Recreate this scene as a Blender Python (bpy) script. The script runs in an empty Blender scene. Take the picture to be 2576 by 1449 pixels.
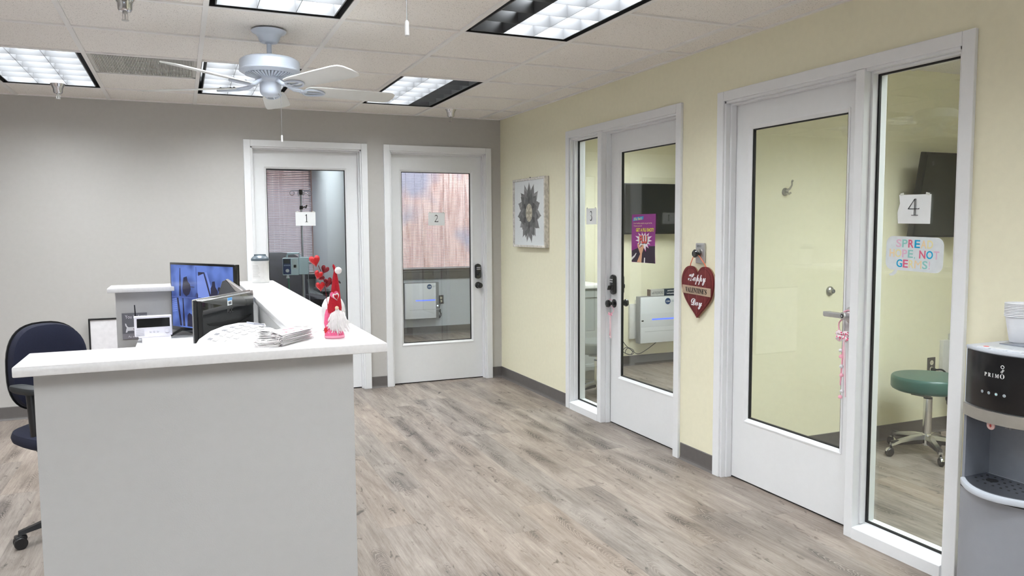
import bpy, bmesh, math, random
from mathutils import Vector, Matrix
R = math.radians
PI = math.pi
random.seed(7)
SC = bpy.context.scene
C = SC.collection

# ------------------------------------------------------------------ camera, world, exposure
IMW, IMH = 2576, 1449
FPX = 1939.6
cam_d = bpy.data.cameras.new('camera')
cam = bpy.data.objects.new('camera', cam_d)
C.objects.link(cam)
cam_d.sensor_fit = 'HORIZONTAL'
cam_d.sensor_width = 36.0
cam_d.lens = FPX / IMW * 36.0
cam_d.clip_start = 0.05
yaw, pit, rol = 0.404474, -0.07825, -0.006247
fw = Vector((math.sin(yaw)*math.cos(pit), math.cos(yaw)*math.cos(pit), math.sin(pit)))
r0 = Vector((math.cos(yaw), -math.sin(yaw), 0)); u0 = r0.cross(fw)
rr = r0*math.cos(rol) + u0*math.sin(rol); uu = -r0*math.sin(rol) + u0*math.cos(rol)
mw = Matrix((rr, uu, -fw)).transposed().to_4x4()
mw.translation = Vector((-2.7849, -6.7653, 1.4272))
cam.matrix_world = mw
SC.camera = cam

w = bpy.data.worlds.new('daylight'); SC.world = w; w.use_nodes = True
wn = w.node_tree.nodes; wl = w.node_tree.links
bg = wn['Background']
sky = wn.new('ShaderNodeTexSky'); sky.sky_type = 'PREETHAM'; sky.turbidity = 3.0
sky.sun_direction = (-0.3, -0.5, 0.8)
mixs = wn.new('ShaderNodeMixRGB'); mixs.inputs['Fac'].default_value = 0.75
mixs.inputs['Color2'].default_value = (0.84, 0.90, 1.0, 1)
wl.new(sky.outputs[0], mixs.inputs['Color1']); wl.new(mixs.outputs[0], bg.inputs['Color'])
bg.inputs['Strength'].default_value = 6.0
SC.view_settings.view_transform = 'Standard'
SC.view_settings.look = 'None'
SC.view_settings.gamma = 1.0
SC.view_settings.use_curve_mapping = False
SC.view_settings.exposure = 0.06
LAMP_L = 30.0          # radiance of the tubes above the louvres

H = 2.428              # ceiling height
GX0, GY0, G = 0.207, 0.5183, 0.6094    # ceiling grid offsets from the corner, 2 ft modules

# ------------------------------------------------------------------ materials
MATS = {}
def nodes_of(m):
    m.use_nodes = True
    nt = m.node_tree
    return nt, nt.nodes, nt.links, nt.nodes['Principled BSDF']
def P(name, col, rough=0.5, metal=0.0, noise=0.04, scale=30.0, bump=0.0, bscale=200.0, emit=None, estr=1.0, spec=0.5, coat=0.0):
    """plain surface with a slight procedural mottling"""
    if name in MATS: return MATS[name]
    m = bpy.data.materials.new(name); MATS[name] = m
    nt, n, l, b = nodes_of(m)
    b.inputs['Roughness'].default_value = rough
    b.inputs['Metallic'].default_value = metal
    b.inputs['Specular IOR Level'].default_value = spec
    b.inputs['Coat Weight'].default_value = coat
    tc = n.new('ShaderNodeTexCoord')
    nz = n.new('ShaderNodeTexNoise'); nz.inputs['Scale'].default_value = scale; nz.inputs['Detail'].default_value = 3
    l.new(tc.outputs['Object'], nz.inputs['Vector'])
    rmp = n.new('ShaderNodeValToRGB')
    c0 = tuple(max(0, c*(1-noise)) for c in col[:3]) + (1,)
    c1 = tuple(min(1, c*(1+noise)) for c in col[:3]) + (1,)
    rmp.color_ramp.elements[0].position = 0.3; rmp.color_ramp.elements[1].position = 0.7
    rmp.color_ramp.elements[0].color = c0; rmp.color_ramp.elements[1].color = c1
    l.new(nz.outputs['Fac'], rmp.inputs['Fac']); l.new(rmp.outputs['Color'], b.inputs['Base Color'])
    if bump > 0:
        n2 = n.new('ShaderNodeTexNoise'); n2.inputs['Scale'].default_value = bscale; n2.inputs['Detail'].default_value = 2
        l.new(tc.outputs['Object'], n2.inputs['Vector'])
        bp = n.new('ShaderNodeBump'); bp.inputs['Strength'].default_value = bump; bp.inputs['Distance'].default_value = 0.002
        l.new(n2.outputs['Fac'], bp.inputs['Height']); l.new(bp.outputs['Normal'], b.inputs['Normal'])
    if emit:
        b.inputs['Emission Color'].default_value = tuple(emit)+(1,)
        b.inputs['Emission Strength'].default_value = estr
    return m

def glass_mat(name, tint=(0.93, 0.955, 0.94), f0=0.06):
    m = bpy.data.materials.new(name); m.use_nodes = True
    nt = m.node_tree; n = nt.nodes; l = nt.links
    n.clear()
    out = n.new('ShaderNodeOutputMaterial')
    tr = n.new('ShaderNodeBsdfTransparent'); tr.inputs['Color'].default_value = tuple(tint)+(1,)
    gl = n.new('ShaderNodeBsdfGlossy'); gl.inputs['Roughness'].default_value = 0.0
    lw = n.new('ShaderNodeLayerWeight'); lw.inputs['Blend'].default_value = 0.5
    pw = n.new('ShaderNodeMath'); pw.operation = 'POWER'; pw.inputs[1].default_value = 5
    ml = n.new('ShaderNodeMath'); ml.operation = 'MULTIPLY_ADD'; ml.inputs[1].default_value = 1-f0; ml.inputs[2].default_value = f0
    mx = n.new('ShaderNodeMixShader')
    l.new(lw.outputs['Facing'], pw.inputs[0]); l.new(pw.outputs[0], ml.inputs[0]); l.new(ml.outputs[0], mx.inputs['Fac'])
    l.new(tr.outputs[0], mx.inputs[1]); l.new(gl.outputs[0], mx.inputs[2]); l.new(mx.outputs[0], out.inputs['Surface'])
    return m
GLASS = glass_mat('clear_pane')

def floor_mat():
    m = bpy.data.materials.new('vinyl_plank'); nt, n, l, b = nodes_of(m)
    tc = n.new('ShaderNodeTexCoord'); sp = n.new('ShaderNodeSeparateXYZ'); l.new(tc.outputs['Object'], sp.inputs[0])
    def M(op, a, bb=None, c=None):
        k = n.new('ShaderNodeMath'); k.operation = op
        for i, v in enumerate((a, bb, c)):
            if v is None: continue
            if isinstance(v, (int, float)): k.inputs[i].default_value = v
            else: l.new(v, k.inputs[i])
        return k.outputs[0]
    WX, LY = 0.178, 1.22
    xs = M('DIVIDE', sp.outputs['X'], WX); col = M('FLOOR', xs); fx = M('SUBTRACT', xs, col)
    wn1 = n.new('ShaderNodeTexWhiteNoise'); wn1.noise_dimensions = '1D'; l.new(col, wn1.inputs['W'])
    ys = M('ADD', M('DIVIDE', sp.outputs['Y'], LY), wn1.outputs['Value']); row = M('FLOOR', ys); fy = M('SUBTRACT', ys, row)
    cid = n.new('ShaderNodeCombineXYZ'); l.new(col, cid.inputs[0]); l.new(row, cid.inputs[1])
    wn2 = n.new('ShaderNodeTexWhiteNoise'); wn2.noise_dimensions = '2D'; l.new(cid.outputs[0], wn2.inputs['Vector'])
    rnd = wn2.outputs['Value']
    off = n.new('ShaderNodeVectorMath'); off.operation = 'MULTIPLY'; off.inputs[1].default_value = (7, 11, 5); l.new(wn2.outputs['Color'], off.inputs[0])
    av = n.new('ShaderNodeVectorMath'); av.operation = 'ADD'; l.new(tc.outputs['Object'], av.inputs[0]); l.new(off.outputs[0], av.inputs[1])
    def noise(vec_scale, sc, det=4, rough=0.6, dist=0.0):
        mp = n.new('ShaderNodeMapping'); mp.inputs['Scale'].default_value = vec_scale; l.new(av.outputs[0], mp.inputs[0])
        k = n.new('ShaderNodeTexNoise'); k.inputs['Scale'].default_value = sc; k.inputs['Detail'].default_value = det
        k.inputs['Roughness'].default_value = rough; k.inputs['Distortion'].default_value = dist
        l.new(mp.outputs[0], k.inputs['Vector']); return k.outputs['Fac']
    big = noise((1, 0.16, 1), 9.0, 5, 0.6, 0.9)
    grain = noise((1, 0.05, 1), 95, 6, 0.7, 0.3)
    fine = noise((1, 0.10, 1), 330, 2, 0.5)
    spots = noise((1, 0.38, 1), 16, 4, 0.6, 1.8)
    # cathedral figure: nested parabolas down the middle of some planks
    px_ = M('MULTIPLY', M('SUBTRACT', fx, M('ADD', M('MULTIPLY', rnd, 0.4), 0.3)), WX)
    dist = noise((1, 0.35, 1), 8, 3, 0.6, 0.5)
    fld = M('ADD', M('ADD', sp.outputs['Y'], M('MULTIPLY', M('MULTIPLY', px_, px_), 70.0)), M('MULTIPLY', dist, 0.30))
    ring = M('ABSOLUTE', M('SINE', M('MULTIPLY', fld, 105)))
    line = M('POWER', M('SUBTRACT', 1.0, ring), 3.0)
    near = n.new('ShaderNodeMapRange'); near.inputs['From Min'].default_value = 0.068; near.inputs['From Max'].default_value = 0.018
    l.new(M('ABSOLUTE', px_), near.inputs['Value'])
    rw = n.new('ShaderNodeMapRange'); rw.inputs['From Min'].default_value = 0.50; rw.inputs['From Max'].default_value = 0.62
    low = noise((1, 0.40, 1), 4.5, 2, 0.5, 0.4); l.new(low, rw.inputs['Value'])
    zone = M('MULTIPLY', near.outputs[0], rw.outputs[0])
    rmp = n.new('ShaderNodeValToRGB'); e = rmp.color_ramp.elements
    e[0].position = 0.28; e[0].color = (0.060, 0.044, 0.035, 1)
    e[1].position = 0.76; e[1].color = (0.415, 0.345, 0.292, 1)
    k = rmp.color_ramp.elements.new(0.5); k.color = (0.225, 0.176, 0.143, 1)
    v = M('ADD', M('MULTIPLY', big, 0.56), M('MULTIPLY', grain, 0.42))
    v = M('ADD', v, M('MULTIPLY', M('SUBTRACT', fine, 0.5), 0.12))
    v = M('ADD', v, M('MULTIPLY', M('SUBTRACT', rnd, 0.5), 0.07))
    v = M('ADD', v, 0.045)
    v = M('SUBTRACT', v, M('MULTIPLY', zone, 0.17))
    v = M('ADD', v, M('MULTIPLY', M('MULTIPLY', zone, line), 0.30))
    dk = n.new('ShaderNodeMapRange'); dk.inputs['From Min'].default_value = 0.61; dk.inputs['From Max'].default_value = 0.72
    l.new(spots, dk.inputs['Value']); v = M('SUBTRACT', v, M('MULTIPLY', dk.outputs[0], 0.22))
    l.new(v, rmp.inputs['Fac'])
    # seams
    ex = M('MINIMUM', fx, M('SUBTRACT', 1.0, fx)); ey = M('MINIMUM', fy, M('SUBTRACT', 1.0, fy))
    sx = M('LESS_THAN', ex, 0.006); sy = M('LESS_THAN', ey, 0.0010); seam = M('MAXIMUM', sx, sy)
    mx = n.new('ShaderNodeMixRGB'); mx.inputs['Color2'].default_value = (0.17, 0.14, 0.12, 1)
    l.new(M('MULTIPLY', seam, 0.55), mx.inputs['Fac']); l.new(rmp.outputs['Color'], mx.inputs['Color1'])
    # cooler / warmer planks
    hs = n.new('ShaderNodeHueSaturation'); hs.inputs['Saturation'].default_value = 0.8
    l.new(M('ADD', M('MULTIPLY', rnd, 0.30), 0.66), hs.inputs['Saturation']); l.new(mx.outputs[0], hs.inputs['Color'])
    l.new(hs.outputs[0], b.inputs['Base Color'])
    b.inputs['Roughness'].default_value = 0.42; b.inputs['Specular IOR Level'].default_value = 0.4
    bp = n.new('ShaderNodeBump'); bp.inputs['Strength'].default_value = 0.15; bp.inputs['Distance'].default_value = 0.001
    l.new(v, bp.inputs['Height']); l.new(bp.outputs['Normal'], b.inputs['Normal'])
    return m

def tile_mat():
    m = bpy.data.materials.new('acoustic_tile'); nt, n, l, b = nodes_of(m)
    tc = n.new('ShaderNodeTexCoord')
    nz = n.new('ShaderNodeTexNoise'); nz.inputs['Scale'].default_value = 210; nz.inputs['Detail'].default_value = 2; nz.inputs['Distortion'].default_value = 0.8
    l.new(tc.outputs['Object'], nz.inputs['Vector'])
    rp = n.new('ShaderNodeValToRGB'); e = rp.color_ramp.elements
    e[0].position = 0.30; e[0].color = (0.36, 0.33, 0.31, 1); e[1].position = 0.39; e[1].color = (0.90, 0.865, 0.825, 1)
    l.new(nz.outputs['Fac'], rp.inputs['Fac']); l.new(rp.outputs[0], b.inputs['Base Color'])
    b.inputs['Roughness'].default_value = 0.95; b.inputs['Specular IOR Level'].default_value = 0.1
    bp = n.new('ShaderNodeBump'); bp.inputs['Strength'].default_value = 0.2; bp.inputs['Distance'].default_value = 0.001
    l.new(nz.outputs['Fac'], bp.inputs['Height']); l.new(bp.outputs['Normal'], b.inputs['Normal'])
    return m

def fence_mat():
    m = bpy.data.materials.new('weathered_fence'); nt, n, l, b = nodes_of(m)
    tc = n.new('ShaderNodeTexCoord')
    mp = n.new('ShaderNodeMapping'); mp.inputs['Scale'].default_value = (9, 1, 0.7); l.new(tc.outputs['Object'], mp.inputs[0])
    nz = n.new('ShaderNodeTexNoise'); nz.inputs['Scale'].default_value = 3.0; nz.inputs['Detail'].default_value = 6; nz.inputs['Distortion'].default_value = 0.8
    l.new(mp.outputs[0], nz.inputs['Vector'])
    rp = n.new('ShaderNodeValToRGB'); e = rp.color_ramp.elements
    e[0].position = 0.3; e[0].color = (0.46, 0.20, 0.15, 1); e[1].position = 0.62; e[1].color = (0.95, 0.64, 0.55, 1)
    l.new(nz.outputs['Fac'], rp.inputs['Fac'])
    n2 = n.new('ShaderNodeTexNoise'); n2.inputs['Scale'].default_value = 0.9; n2.inputs['Detail'].default_value = 3
    l.new(tc.outputs['Object'], n2.inputs['Vector'])
    r2 = n.new('ShaderNodeValToRGB'); r2.color_ramp.elements[0].position = 0.56; r2.color_ramp.elements[1].position = 0.66
    l.new(n2.outputs['Fac'], r2.inputs['Fac'])
    mx = n.new('ShaderNodeMixRGB'); mx.inputs['Color2'].default_value = (0.42, 0.36, 0.42, 1)
    l.new(r2.outputs[0], mx.inputs['Fac']); l.new(rp.outputs[0], mx.inputs['Color1']); l.new(mx.outputs[0], b.inputs['Base Color'])
    b.inputs['Roughness'].default_value = 0.9
    return m

M_FLOOR = floor_mat(); M_TILE = tile_mat(); M_FENCE = fence_mat()
M_GREYWALL = P('grey_paint', (0.49, 0.475, 0.455), 0.75, bump=0.15, noise=0.015, bscale=350)
M_YELLOW = P('cream_yellow_paint', (0.85, 0.815, 0.625), 0.75, bump=0.06, noise=0.015, bscale=350)
M_DESKPAINT = P('light_grey_paint', (0.51, 0.507, 0.503), 0.7, bump=0.12, noise=0.012, bscale=300)
M_ROOMWALL = P('pale_blue_grey_paint', (0.55, 0.58, 0.62), 0.6, bump=0.1, noise=0.015, bscale=350)
M_TRIM = P('white_trim_enamel', (0.83, 0.84, 0.855), 0.38, noise=0.008)
M_DOOR = P('white_door_enamel', (0.82, 0.83, 0.84), 0.42, noise=0.008)
M_BASE = P('charcoal_vinyl_base', (0.125, 0.115, 0.11), 0.5, noise=0.05)
M_GASKET = P('black_rubber', (0.01, 0.01, 0.01), 0.6)
M_QUARTZ = P('white_quartz', (0.80, 0.79, 0.79), 0.20, noise=0.03, scale=90)
M_TBAR = P('white_grid_metal', (0.86, 0.845, 0.83), 0.5, noise=0.01)
M_BLACK = P('black_plastic', (0.012, 0.012, 0.013), 0.35, noise=0.1)
M_BLACKGLOSS = P('gloss_black_plastic', (0.010, 0.011, 0.012), 0.08, noise=0.05, coat=0.5)
M_WHITEPL = P('white_plastic', (0.80, 0.80, 0.80), 0.35, noise=0.01)
M_CHROME = P('chrome', (0.72, 0.72, 0.74), 0.12, metal=1.0, noise=0.02)
M_NICKEL = P('satin_nickel', (0.50, 0.49, 0.47), 0.30, metal=1.0, noise=0.03)
M_PAPER = P('white_paper', (0.86, 0.88, 0.88), 0.8, noise=0.01)
M_INK = P('black_ink', (0.012, 0.012, 0.015), 0.7)

# ------------------------------------------------------------------ mesh helpers
class MB:
    def __init__(s): s.bm = bmesh.new()
    def _new(s, fn):
        before = set(s.bm.verts); fn(); return [v for v in s.bm.verts if v not in before]
    def box(s, x0, x1, y0, y1, z0, z1, bev=0.0, seg=2, mat=None):
        vs = [s.bm.verts.new((x, y, z)) for x in (x0, x1) for y in (y0, y1) for z in (z0, z1)]
        idx = [(0,1,3,2), (4,6,7,5), (0,4,5,1), (2,3,7,6), (0,2,6,4), (1,5,7,3)]
        fs = [s.bm.faces.new([vs[i] for i in f]) for f in idx]
        bmesh.ops.recalc_face_normals(s.bm, faces=fs)
        out = vs
        if bev > 0:
            es = list({e for f in fs for e in f.edges})
            res = bmesh.ops.bevel(s.bm, geom=es, offset=bev, segments=seg, profile=0.5, affect='EDGES', clamp_overlap=True)
            out = list({v for f in res['faces'] for v in f.verts} | {v for v in vs if v.is_valid})
        if mat is not None: bmesh.ops.transform(s.bm, matrix=mat, verts=out)
        return out
    def obox(s, c, sz, rot=(0,0,0), bev=0.0, seg=2):
        from mathutils import Euler
        m = Matrix.Translation(Vector(c)) @ Euler(rot).to_matrix().to_4x4()
        a, b, d = sz[0]/2, sz[1]/2, sz[2]/2
        return s.box(-a, a, -b, b, -d, d, bev, seg, m)
    def lathe(s, prof, c=(0,0,0), seg=24, rot=None, scale=(1,1,1), cap=True):
        m = Matrix.Translation(Vector(c)) @ (rot.to_4x4() if rot is not None else Matrix.Identity(4)) @ Matrix.Diagonal((*scale, 1))
        rings = []
        for (r, z) in prof:
            if r < 1e-6: rings.append([s.bm.verts.new(m @ Vector((0, 0, z)))])
            else: rings.append([s.bm.verts.new(m @ Vector((r*math.cos(2*PI*i/seg), r*math.sin(2*PI*i/seg), z))) for i in range(seg)])
        fs = []
        for a, b in zip(rings, rings[1:]):
            if len(a) == 1 and len(b) == 1: continue
            for i in range(seg):
                j = (i+1) % seg
                if len(a) == 1: fs.append(s.bm.faces.new((a[0], b[i], b[j])))
                elif len(b) == 1: fs.append(s.bm.faces.new((a[i], a[j], b[0])))
                else: fs.append(s.bm.faces.new((a[i], a[j], b[j], b[i])))
        if cap:
            for r_ in (rings[0], rings[-1]):
                if len(r_) > 2: fs.append(s.bm.faces.new(r_))
        bmesh.ops.recalc_face_normals(s.bm, faces=fs)
        return s
    def cyl(s, p0, p1, r0, r1=None, seg=16):
        p0, p1 = Vector(p0), Vector(p1); r1 = r0 if r1 is None else r1
        d = p1-p0; q = d.to_track_quat('Z', 'Y').to_matrix()
        return s.lathe([(r0, 0), (r1, d.length)], p0, seg, q)
    def tube(s, pts, r, seg=8, closed=False):
        pts = [Vector(p) for p in pts]; n = len(pts)
        rs = r if isinstance(r, (list, tuple)) else [r]*n
        rings = []; prev = None
        for i, p in enumerate(pts):
            a = pts[i-1] if (i > 0 or closed) else p; b = pts[(i+1) % n] if (i < n-1 or closed) else p
            t = (b-a).normalized() if (b-a).length > 1e-9 else Vector((0, 0, 1))
            if prev is None: nrm = t.orthogonal().normalized()
            else:
                nrm = prev - t*prev.dot(t)
                nrm = nrm.normalized() if nrm.length > 1e-6 else t.orthogonal().normalized()
            prev = nrm; bn = t.cross(nrm)
            rings.append([s.bm.verts.new(p + rs[i]*(nrm*math.cos(2*PI*k/seg) + bn*math.sin(2*PI*k/seg))) for k in range(seg)])
        fs = []
        m = n if closed else n-1
        for i in range(m):
            A, B = rings[i], rings[(i+1) % n]
            for k in range(seg):
                fs.append(s.bm.faces.new((A[k], A[(k+1) % seg], B[(k+1) % seg], B[k])))
        if not closed:
            fs.append(s.bm.faces.new(rings[0])); fs.append(s.bm.faces.new(rings[-1]))
        bmesh.ops.recalc_face_normals(s.bm, faces=fs)
        return s
    def prism(s, pts, axis, a, b, bev=0.0):
        """polygon (2-D pts) extruded along axis 'x','y' or 'z' from a to b"""
        def mk(p, t):
            return {'x': (t, p[0], p[1]), 'y': (p[0], t, p[1]), 'z': (p[0], p[1], t)}[axis]
        A = [s.bm.verts.new(mk(p, a)) for p in pts]; B = [s.bm.verts.new(mk(p, b)) for p in pts]
        fs = [s.bm.faces.new(A), s.bm.faces.new(B)]
        n = len(pts)
        for i in range(n): fs.append(s.bm.faces.new((A[i], A[(i+1) % n], B[(i+1) % n], B[i])))
        bmesh.ops.recalc_face_normals(s.bm, faces=fs)
        if bev > 0:
            es = list({e for f in fs[:2] for e in f.edges})
            bmesh.ops.bevel(s.bm, geom=es, offset=bev, segments=2, profile=0.5, affect='EDGES', clamp_overlap=True)
        return s
    def ell(s, c, rad, seg=20, rings=12, rot=None):
        prof = [(math.sin(PI*i/rings), -math.cos(PI*i/rings)) for i in range(rings+1)]
        prof[0] = (0, -1); prof[-1] = (0, 1)
        m = rot if rot is not None else Matrix.Identity(3)
        return s.lathe(prof, c, seg, m, rad, cap=False)
    def grid(s, fn, nu, nv, thick=0.0):
        V = [[s.bm.verts.new(fn(i/nu, j/nv)) for j in range(nv+1)] for i in range(nu+1)]
        fs = [s.bm.faces.new((V[i][j], V[i+1][j], V[i+1][j+1], V[i][j+1])) for i in range(nu) for j in range(nv)]
        bmesh.ops.recalc_face_normals(s.bm, faces=fs)
        if thick: bmesh.ops.solidify(s.bm, geom=fs, thickness=thick)
        return s
    def xf(s, m): bmesh.ops.transform(s.bm, matrix=m, verts=s.bm.verts[:]); return s
    def build(s, name, mat, parent=None, world=True, smooth=None, **props):
        if world and parent is not None:
            bmesh.ops.transform(s.bm, matrix=worldm(parent).inverted(), verts=s.bm.verts[:])
        me = bpy.data.meshes.new(name)
        s.bm.normal_update()
        s.bm.to_mesh(me); s.bm.free()
        me.materials.append(mat)
        if smooth is None or smooth:
            for p in me.polygons: p.use_smooth = True
            try: me.set_sharp_from_angle(angle=R(38))
            except Exception: pass
        o = bpy.data.objects.new(name, me); C.objects.link(o)
        if parent is not None: o.parent = parent
        for k, v in props.items(): o[k] = v
        return o
def worldm(o):
    m = o.matrix_basis.copy()
    while o.parent is not None:
        o = o.parent; m = o.matrix_basis @ m
    return m
def thing(name, label, cat, loc=(0,0,0), rotz=0.0, group=None):
    o = bpy.data.objects.new(name, None); C.objects.link(o)
    o.empty_display_size = 0.1
    o.location = loc; o.rotation_euler = (0, 0, rotz)
    o['label'] = label; o['category'] = cat
    if group: o['group'] = group
    return o
def tag(o, label, cat, group=None):
    o['label'] = label; o['category'] = cat
    if group: o['group'] = group
    return o
def struct(name, loc=(0,0,0)):
    o = bpy.data.objects.new(name, None); C.objects.link(o); o.location = loc; o.empty_display_size = 0.1
    o['kind'] = 'structure'; return o
def children(o): return [c for c in bpy.data.objects if c.parent == o]
def copy_tree(o, loc=None, rotz=None, label=None):
    def rec(a, par):
        c = a.copy(); C.objects.link(c); c.parent = par
        for ch in children(a): rec(ch, c)
        return c
    r = rec(o, None)
    if loc is not None: r.location = loc
    if rotz is not None: r.rotation_euler = (0, 0, rotz)
    if label: r['label'] = label
    return r
def frame_m(origin, xdir, zdir):
    """matrix placing a local XY sheet: local x -> xdir, local y -> zdir, local z -> x cross y"""
    x = Vector(xdir).normalized(); y = Vector(zdir).normalized(); z = x.cross(y)
    m = Matrix((x, y, z)).transposed().to_4x4(); m.translation = Vector(origin); return m
def text(name, body, size, mat, parent, m, depth=0.0006, width=None, align='CENTER', shear=0.0, weight=0.0, height=None):
    """lettering: m maps local XY to the sign's face; width / height fit the text box"""
    cu = bpy.data.curves.new(name, 'FONT'); cu.body = body; cu.size = size; cu.extrude = depth/2
    cu.align_x = align; cu.align_y = 'CENTER'; cu.shear = shear; cu.offset = weight; cu.resolution_u = 4
    t = bpy.data.objects.new(name, cu); C.objects.link(t)
    dg = bpy.context.evaluated_depsgraph_get()
    me = bpy.data.meshes.new_from_object(t.evaluated_get(dg))
    bpy.data.objects.remove(t)
    if len(me.vertices):
        xs = [v.co.x for v in me.vertices]; ys = [v.co.y for v in me.vertices]
        sx = width/(max(xs)-min(xs)) if width else 1.0
        sy = height/(max(ys)-min(ys)) if height else (sx if width else 1.0)
        cx = (max(xs)+min(xs))/2 if align == 'CENTER' else min(xs); cy = (max(ys)+min(ys))/2
        for v in me.vertices: v.co.x = (v.co.x-cx)*sx; v.co.y = (v.co.y-cy)*sy
    full = worldm(parent).inverted() @ m if parent is not None else m
    me.transform(full)
    me.materials.clear(); me.materials.append(mat); me.name = name
    o = bpy.data.objects.new(name, me); C.objects.link(o)
    if parent is not None: o.parent = parent
    return o
def heart_pts(wd, ht, n=40):
    pts = []
    for i in range(n):
        t = 2*PI*i/n
        x = 16*math.sin(t)**3; y = 13*math.cos(t)-5*math.cos(2*t)-2*math.cos(3*t)-math.cos(4*t)
        pts.append((x/32*wd, (y+2.5)/29*ht))
    return pts

# ------------------------------------------------------------------ setting: floor, walls, ceiling
XL, YN = -6.6, -9.3     # left and rear limits of the hall
XE, YW, YS = 3.3, 3.2, -6.1   # east wall of side rooms, window wall, south wall of room 4
mb = MB(); mb.box(XL-0.1, XE+0.1, YN-0.1, YW+0.2, -0.1, 0.0)
fl = mb.build('floor', M_FLOOR, smooth=False, kind='structure')

def wall(name, mat, boxes):
    m = MB()
    for b in boxes: m.box(*b)
    return m.build(name, mat, smooth=False, kind='structure')
HT = H+0.25
wall('wall_back', M_GREYWALL, [(XL, -2.233, 0, .12, 0, HT), (-1.316, -1.064, 0, .12, 0, HT), (-0.152, 0.0, 0, .12, 0, HT),
     (-2.233, -1.316, 0, .12, 2.11, HT), (-1.064, -0.152, 0, .12, 2.11, HT)])
wall('wall_right', M_YELLOW, [(0, .12, -1.423, 0, 0, HT), (0, .12, -3.269, -2.824, 0, HT), (0, .12, YN, -4.68, 0, HT),
     (0, .12, -2.824, -1.423, 2.11, HT), (0, .12, -4.68, -3.269, 2.11, HT)])
wall('wall_left', M_GREYWALL, [(XL-.12, XL, YN, YW, 0, HT)])
# rear wall behind the camera with a wide window
wall('wall_rear', M_GREYWALL, [(XL, -4.6, YN-.12, YN, 0, HT), (-2.8, XE, YN-.12, YN, 0, HT), (-4.6, -2.8, YN-.12, YN, 0, .95), (-4.6, -2.8, YN-.12, YN, 2.15, HT)])
# side rooms
wall('wall_room_partition', M_ROOMWALL, [(-1.24, -1.15, .12, YW, 0, HT)])
wall('wall_room_window_side', M_ROOMWALL, [(XL, -3.3, YW, YW+.14, 0, HT), (-3.3, -1.24, YW, YW+.14, 0, .86), (-3.3, -1.24, YW, YW+.14, 2.2, HT),
     (-1.24, -1.13, YW, YW+.14, 0, HT), (-1.13, 2.4, YW, YW+.14, 0, .80), (-1.13, 2.4, YW, YW+.14, 2.2, HT), (2.4, XE, YW, YW+.14, 0, HT)])
wall('wall_room_east', M_ROOMWALL, [(XE, XE+.1, .12, YW, 0, HT)])
wall('wall_exam_north', M_YELLOW, [(.12, XE, 0, .1199, 0, HT)])
wall('wall_exam_middle', M_YELLOW, [(.12, XE, -3.10, -3.0, 0, HT)])
wall('wall_exam_south', M_YELLOW, [(.12, XE, YS-.1, YS, 0, HT)])
wall('wall_exam_east', M_YELLOW, [(XE, XE+.1, YS, .12, 0, HT)])

# ceiling: tiles on a 2 ft grid, lamps take the places of some tiles
FIX = {}   # (col, row) of the first tile of each 2x4 lamp ; value = lit columns
HALL_FIX = [((1, 0), (1, 1, 0)), ((1, 4), (0, 1, 1)), ((3, 0), (1, 1, 1)), ((3, 4), (1, 1, 1)), ((5, 0), (1, 1, 1)),
            ((5, 4), (1, 1, 1)), ((8, 1), (1, 1, 1)), ((8, 5), (1, 1, 1)), ((3, 8), (1, 1, 1)), ((6, 8), (1, 1, 1)), ((1, 8), (1, 1, 1)), ((9, 9), (1, 1, 1))]  # unseen lamps continue the rows; those further left added for light
ROOM_FIX = [((2, -5), (1, 1, 1)), ((-2, -4), (1, 1, 1)), ((-3, 0), (1, 1, 1)), ((-3, 6), (1, 1, 1)), ((-2, 6), (1, 1, 1)), ((-2, 1), (1, 1, 1)), ((0, -3), (1, 1, 1))]  # unseen lamps added to brighten the side rooms
def cellx(k): return -GX0-k*G       # x of bar k
def celly(r): return -GY0-r*G       # y of row line r
holes = set()
for (k, r_), _ in HALL_FIX + ROOM_FIX: holes |= {(k, r_), (k, r_+1)}
VENT = (4, 1); holes.add(VENT)
ck0, ck1 = -7, 11; rk0, rk1 = -7, 15
mb = MB(); gb = MB()
for k in range(ck0, ck1):
    for r_ in range(rk0, rk1):
        if (k, r_) in holes: continue
        x1, x0 = cellx(k), cellx(k+1); y1, y0 = celly(r_), celly(r_+1)
        x0 = max(x0, XL); x1 = min(x1, XE+.1); y0 = max(y0, YN); y1 = min(y1, YW+.1)
        if x1-x0 < .02 or y1-y0 < .02: continue
        mb.box(x0+.001, x1-.001, y0+.001, y1-.001, H+.006, H+.022)
ceil = mb.build('ceiling', M_TILE, smooth=False, kind='structure')
for k in range(ck0, ck1+1):
    x = cellx(k)
    if XL < x < XE: gb.box(x-.012, x+.012, YN, YW, H-.003, H+.012)
for r_ in range(rk0, rk1+1):
    y = celly(r_)
    if YN < y < YW:
        for k in range(ck0, ck1):
            if (k, r_-1) in holes and (k, r_) in holes and any((k, r_-1) == f[0] for f in HALL_FIX + ROOM_FIX): continue
            gb.box(max(XL, cellx(k+1)+.0119), min(XE, cellx(k)-.0119), y-.0118, y+.0118, H-.0025, H+.0115)
for x0, x1, y0, y1 in ((XL, 0, -.02, 0), (-.02, 0, YN, 0)): gb.box(x0, x1, y0, y1, H-.002, H+.011)
gb.build('ceiling_grid', M_TBAR, ceil, smooth=False)
mb = MB(); mb.box(XL-.1, XE+.1, YN-.1, YW+.2, HT, HT+.05)
mb.build('ceiling_deck', P('dark_deck', (.05, .05, .05), .9), smooth=False, kind='structure')

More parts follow.
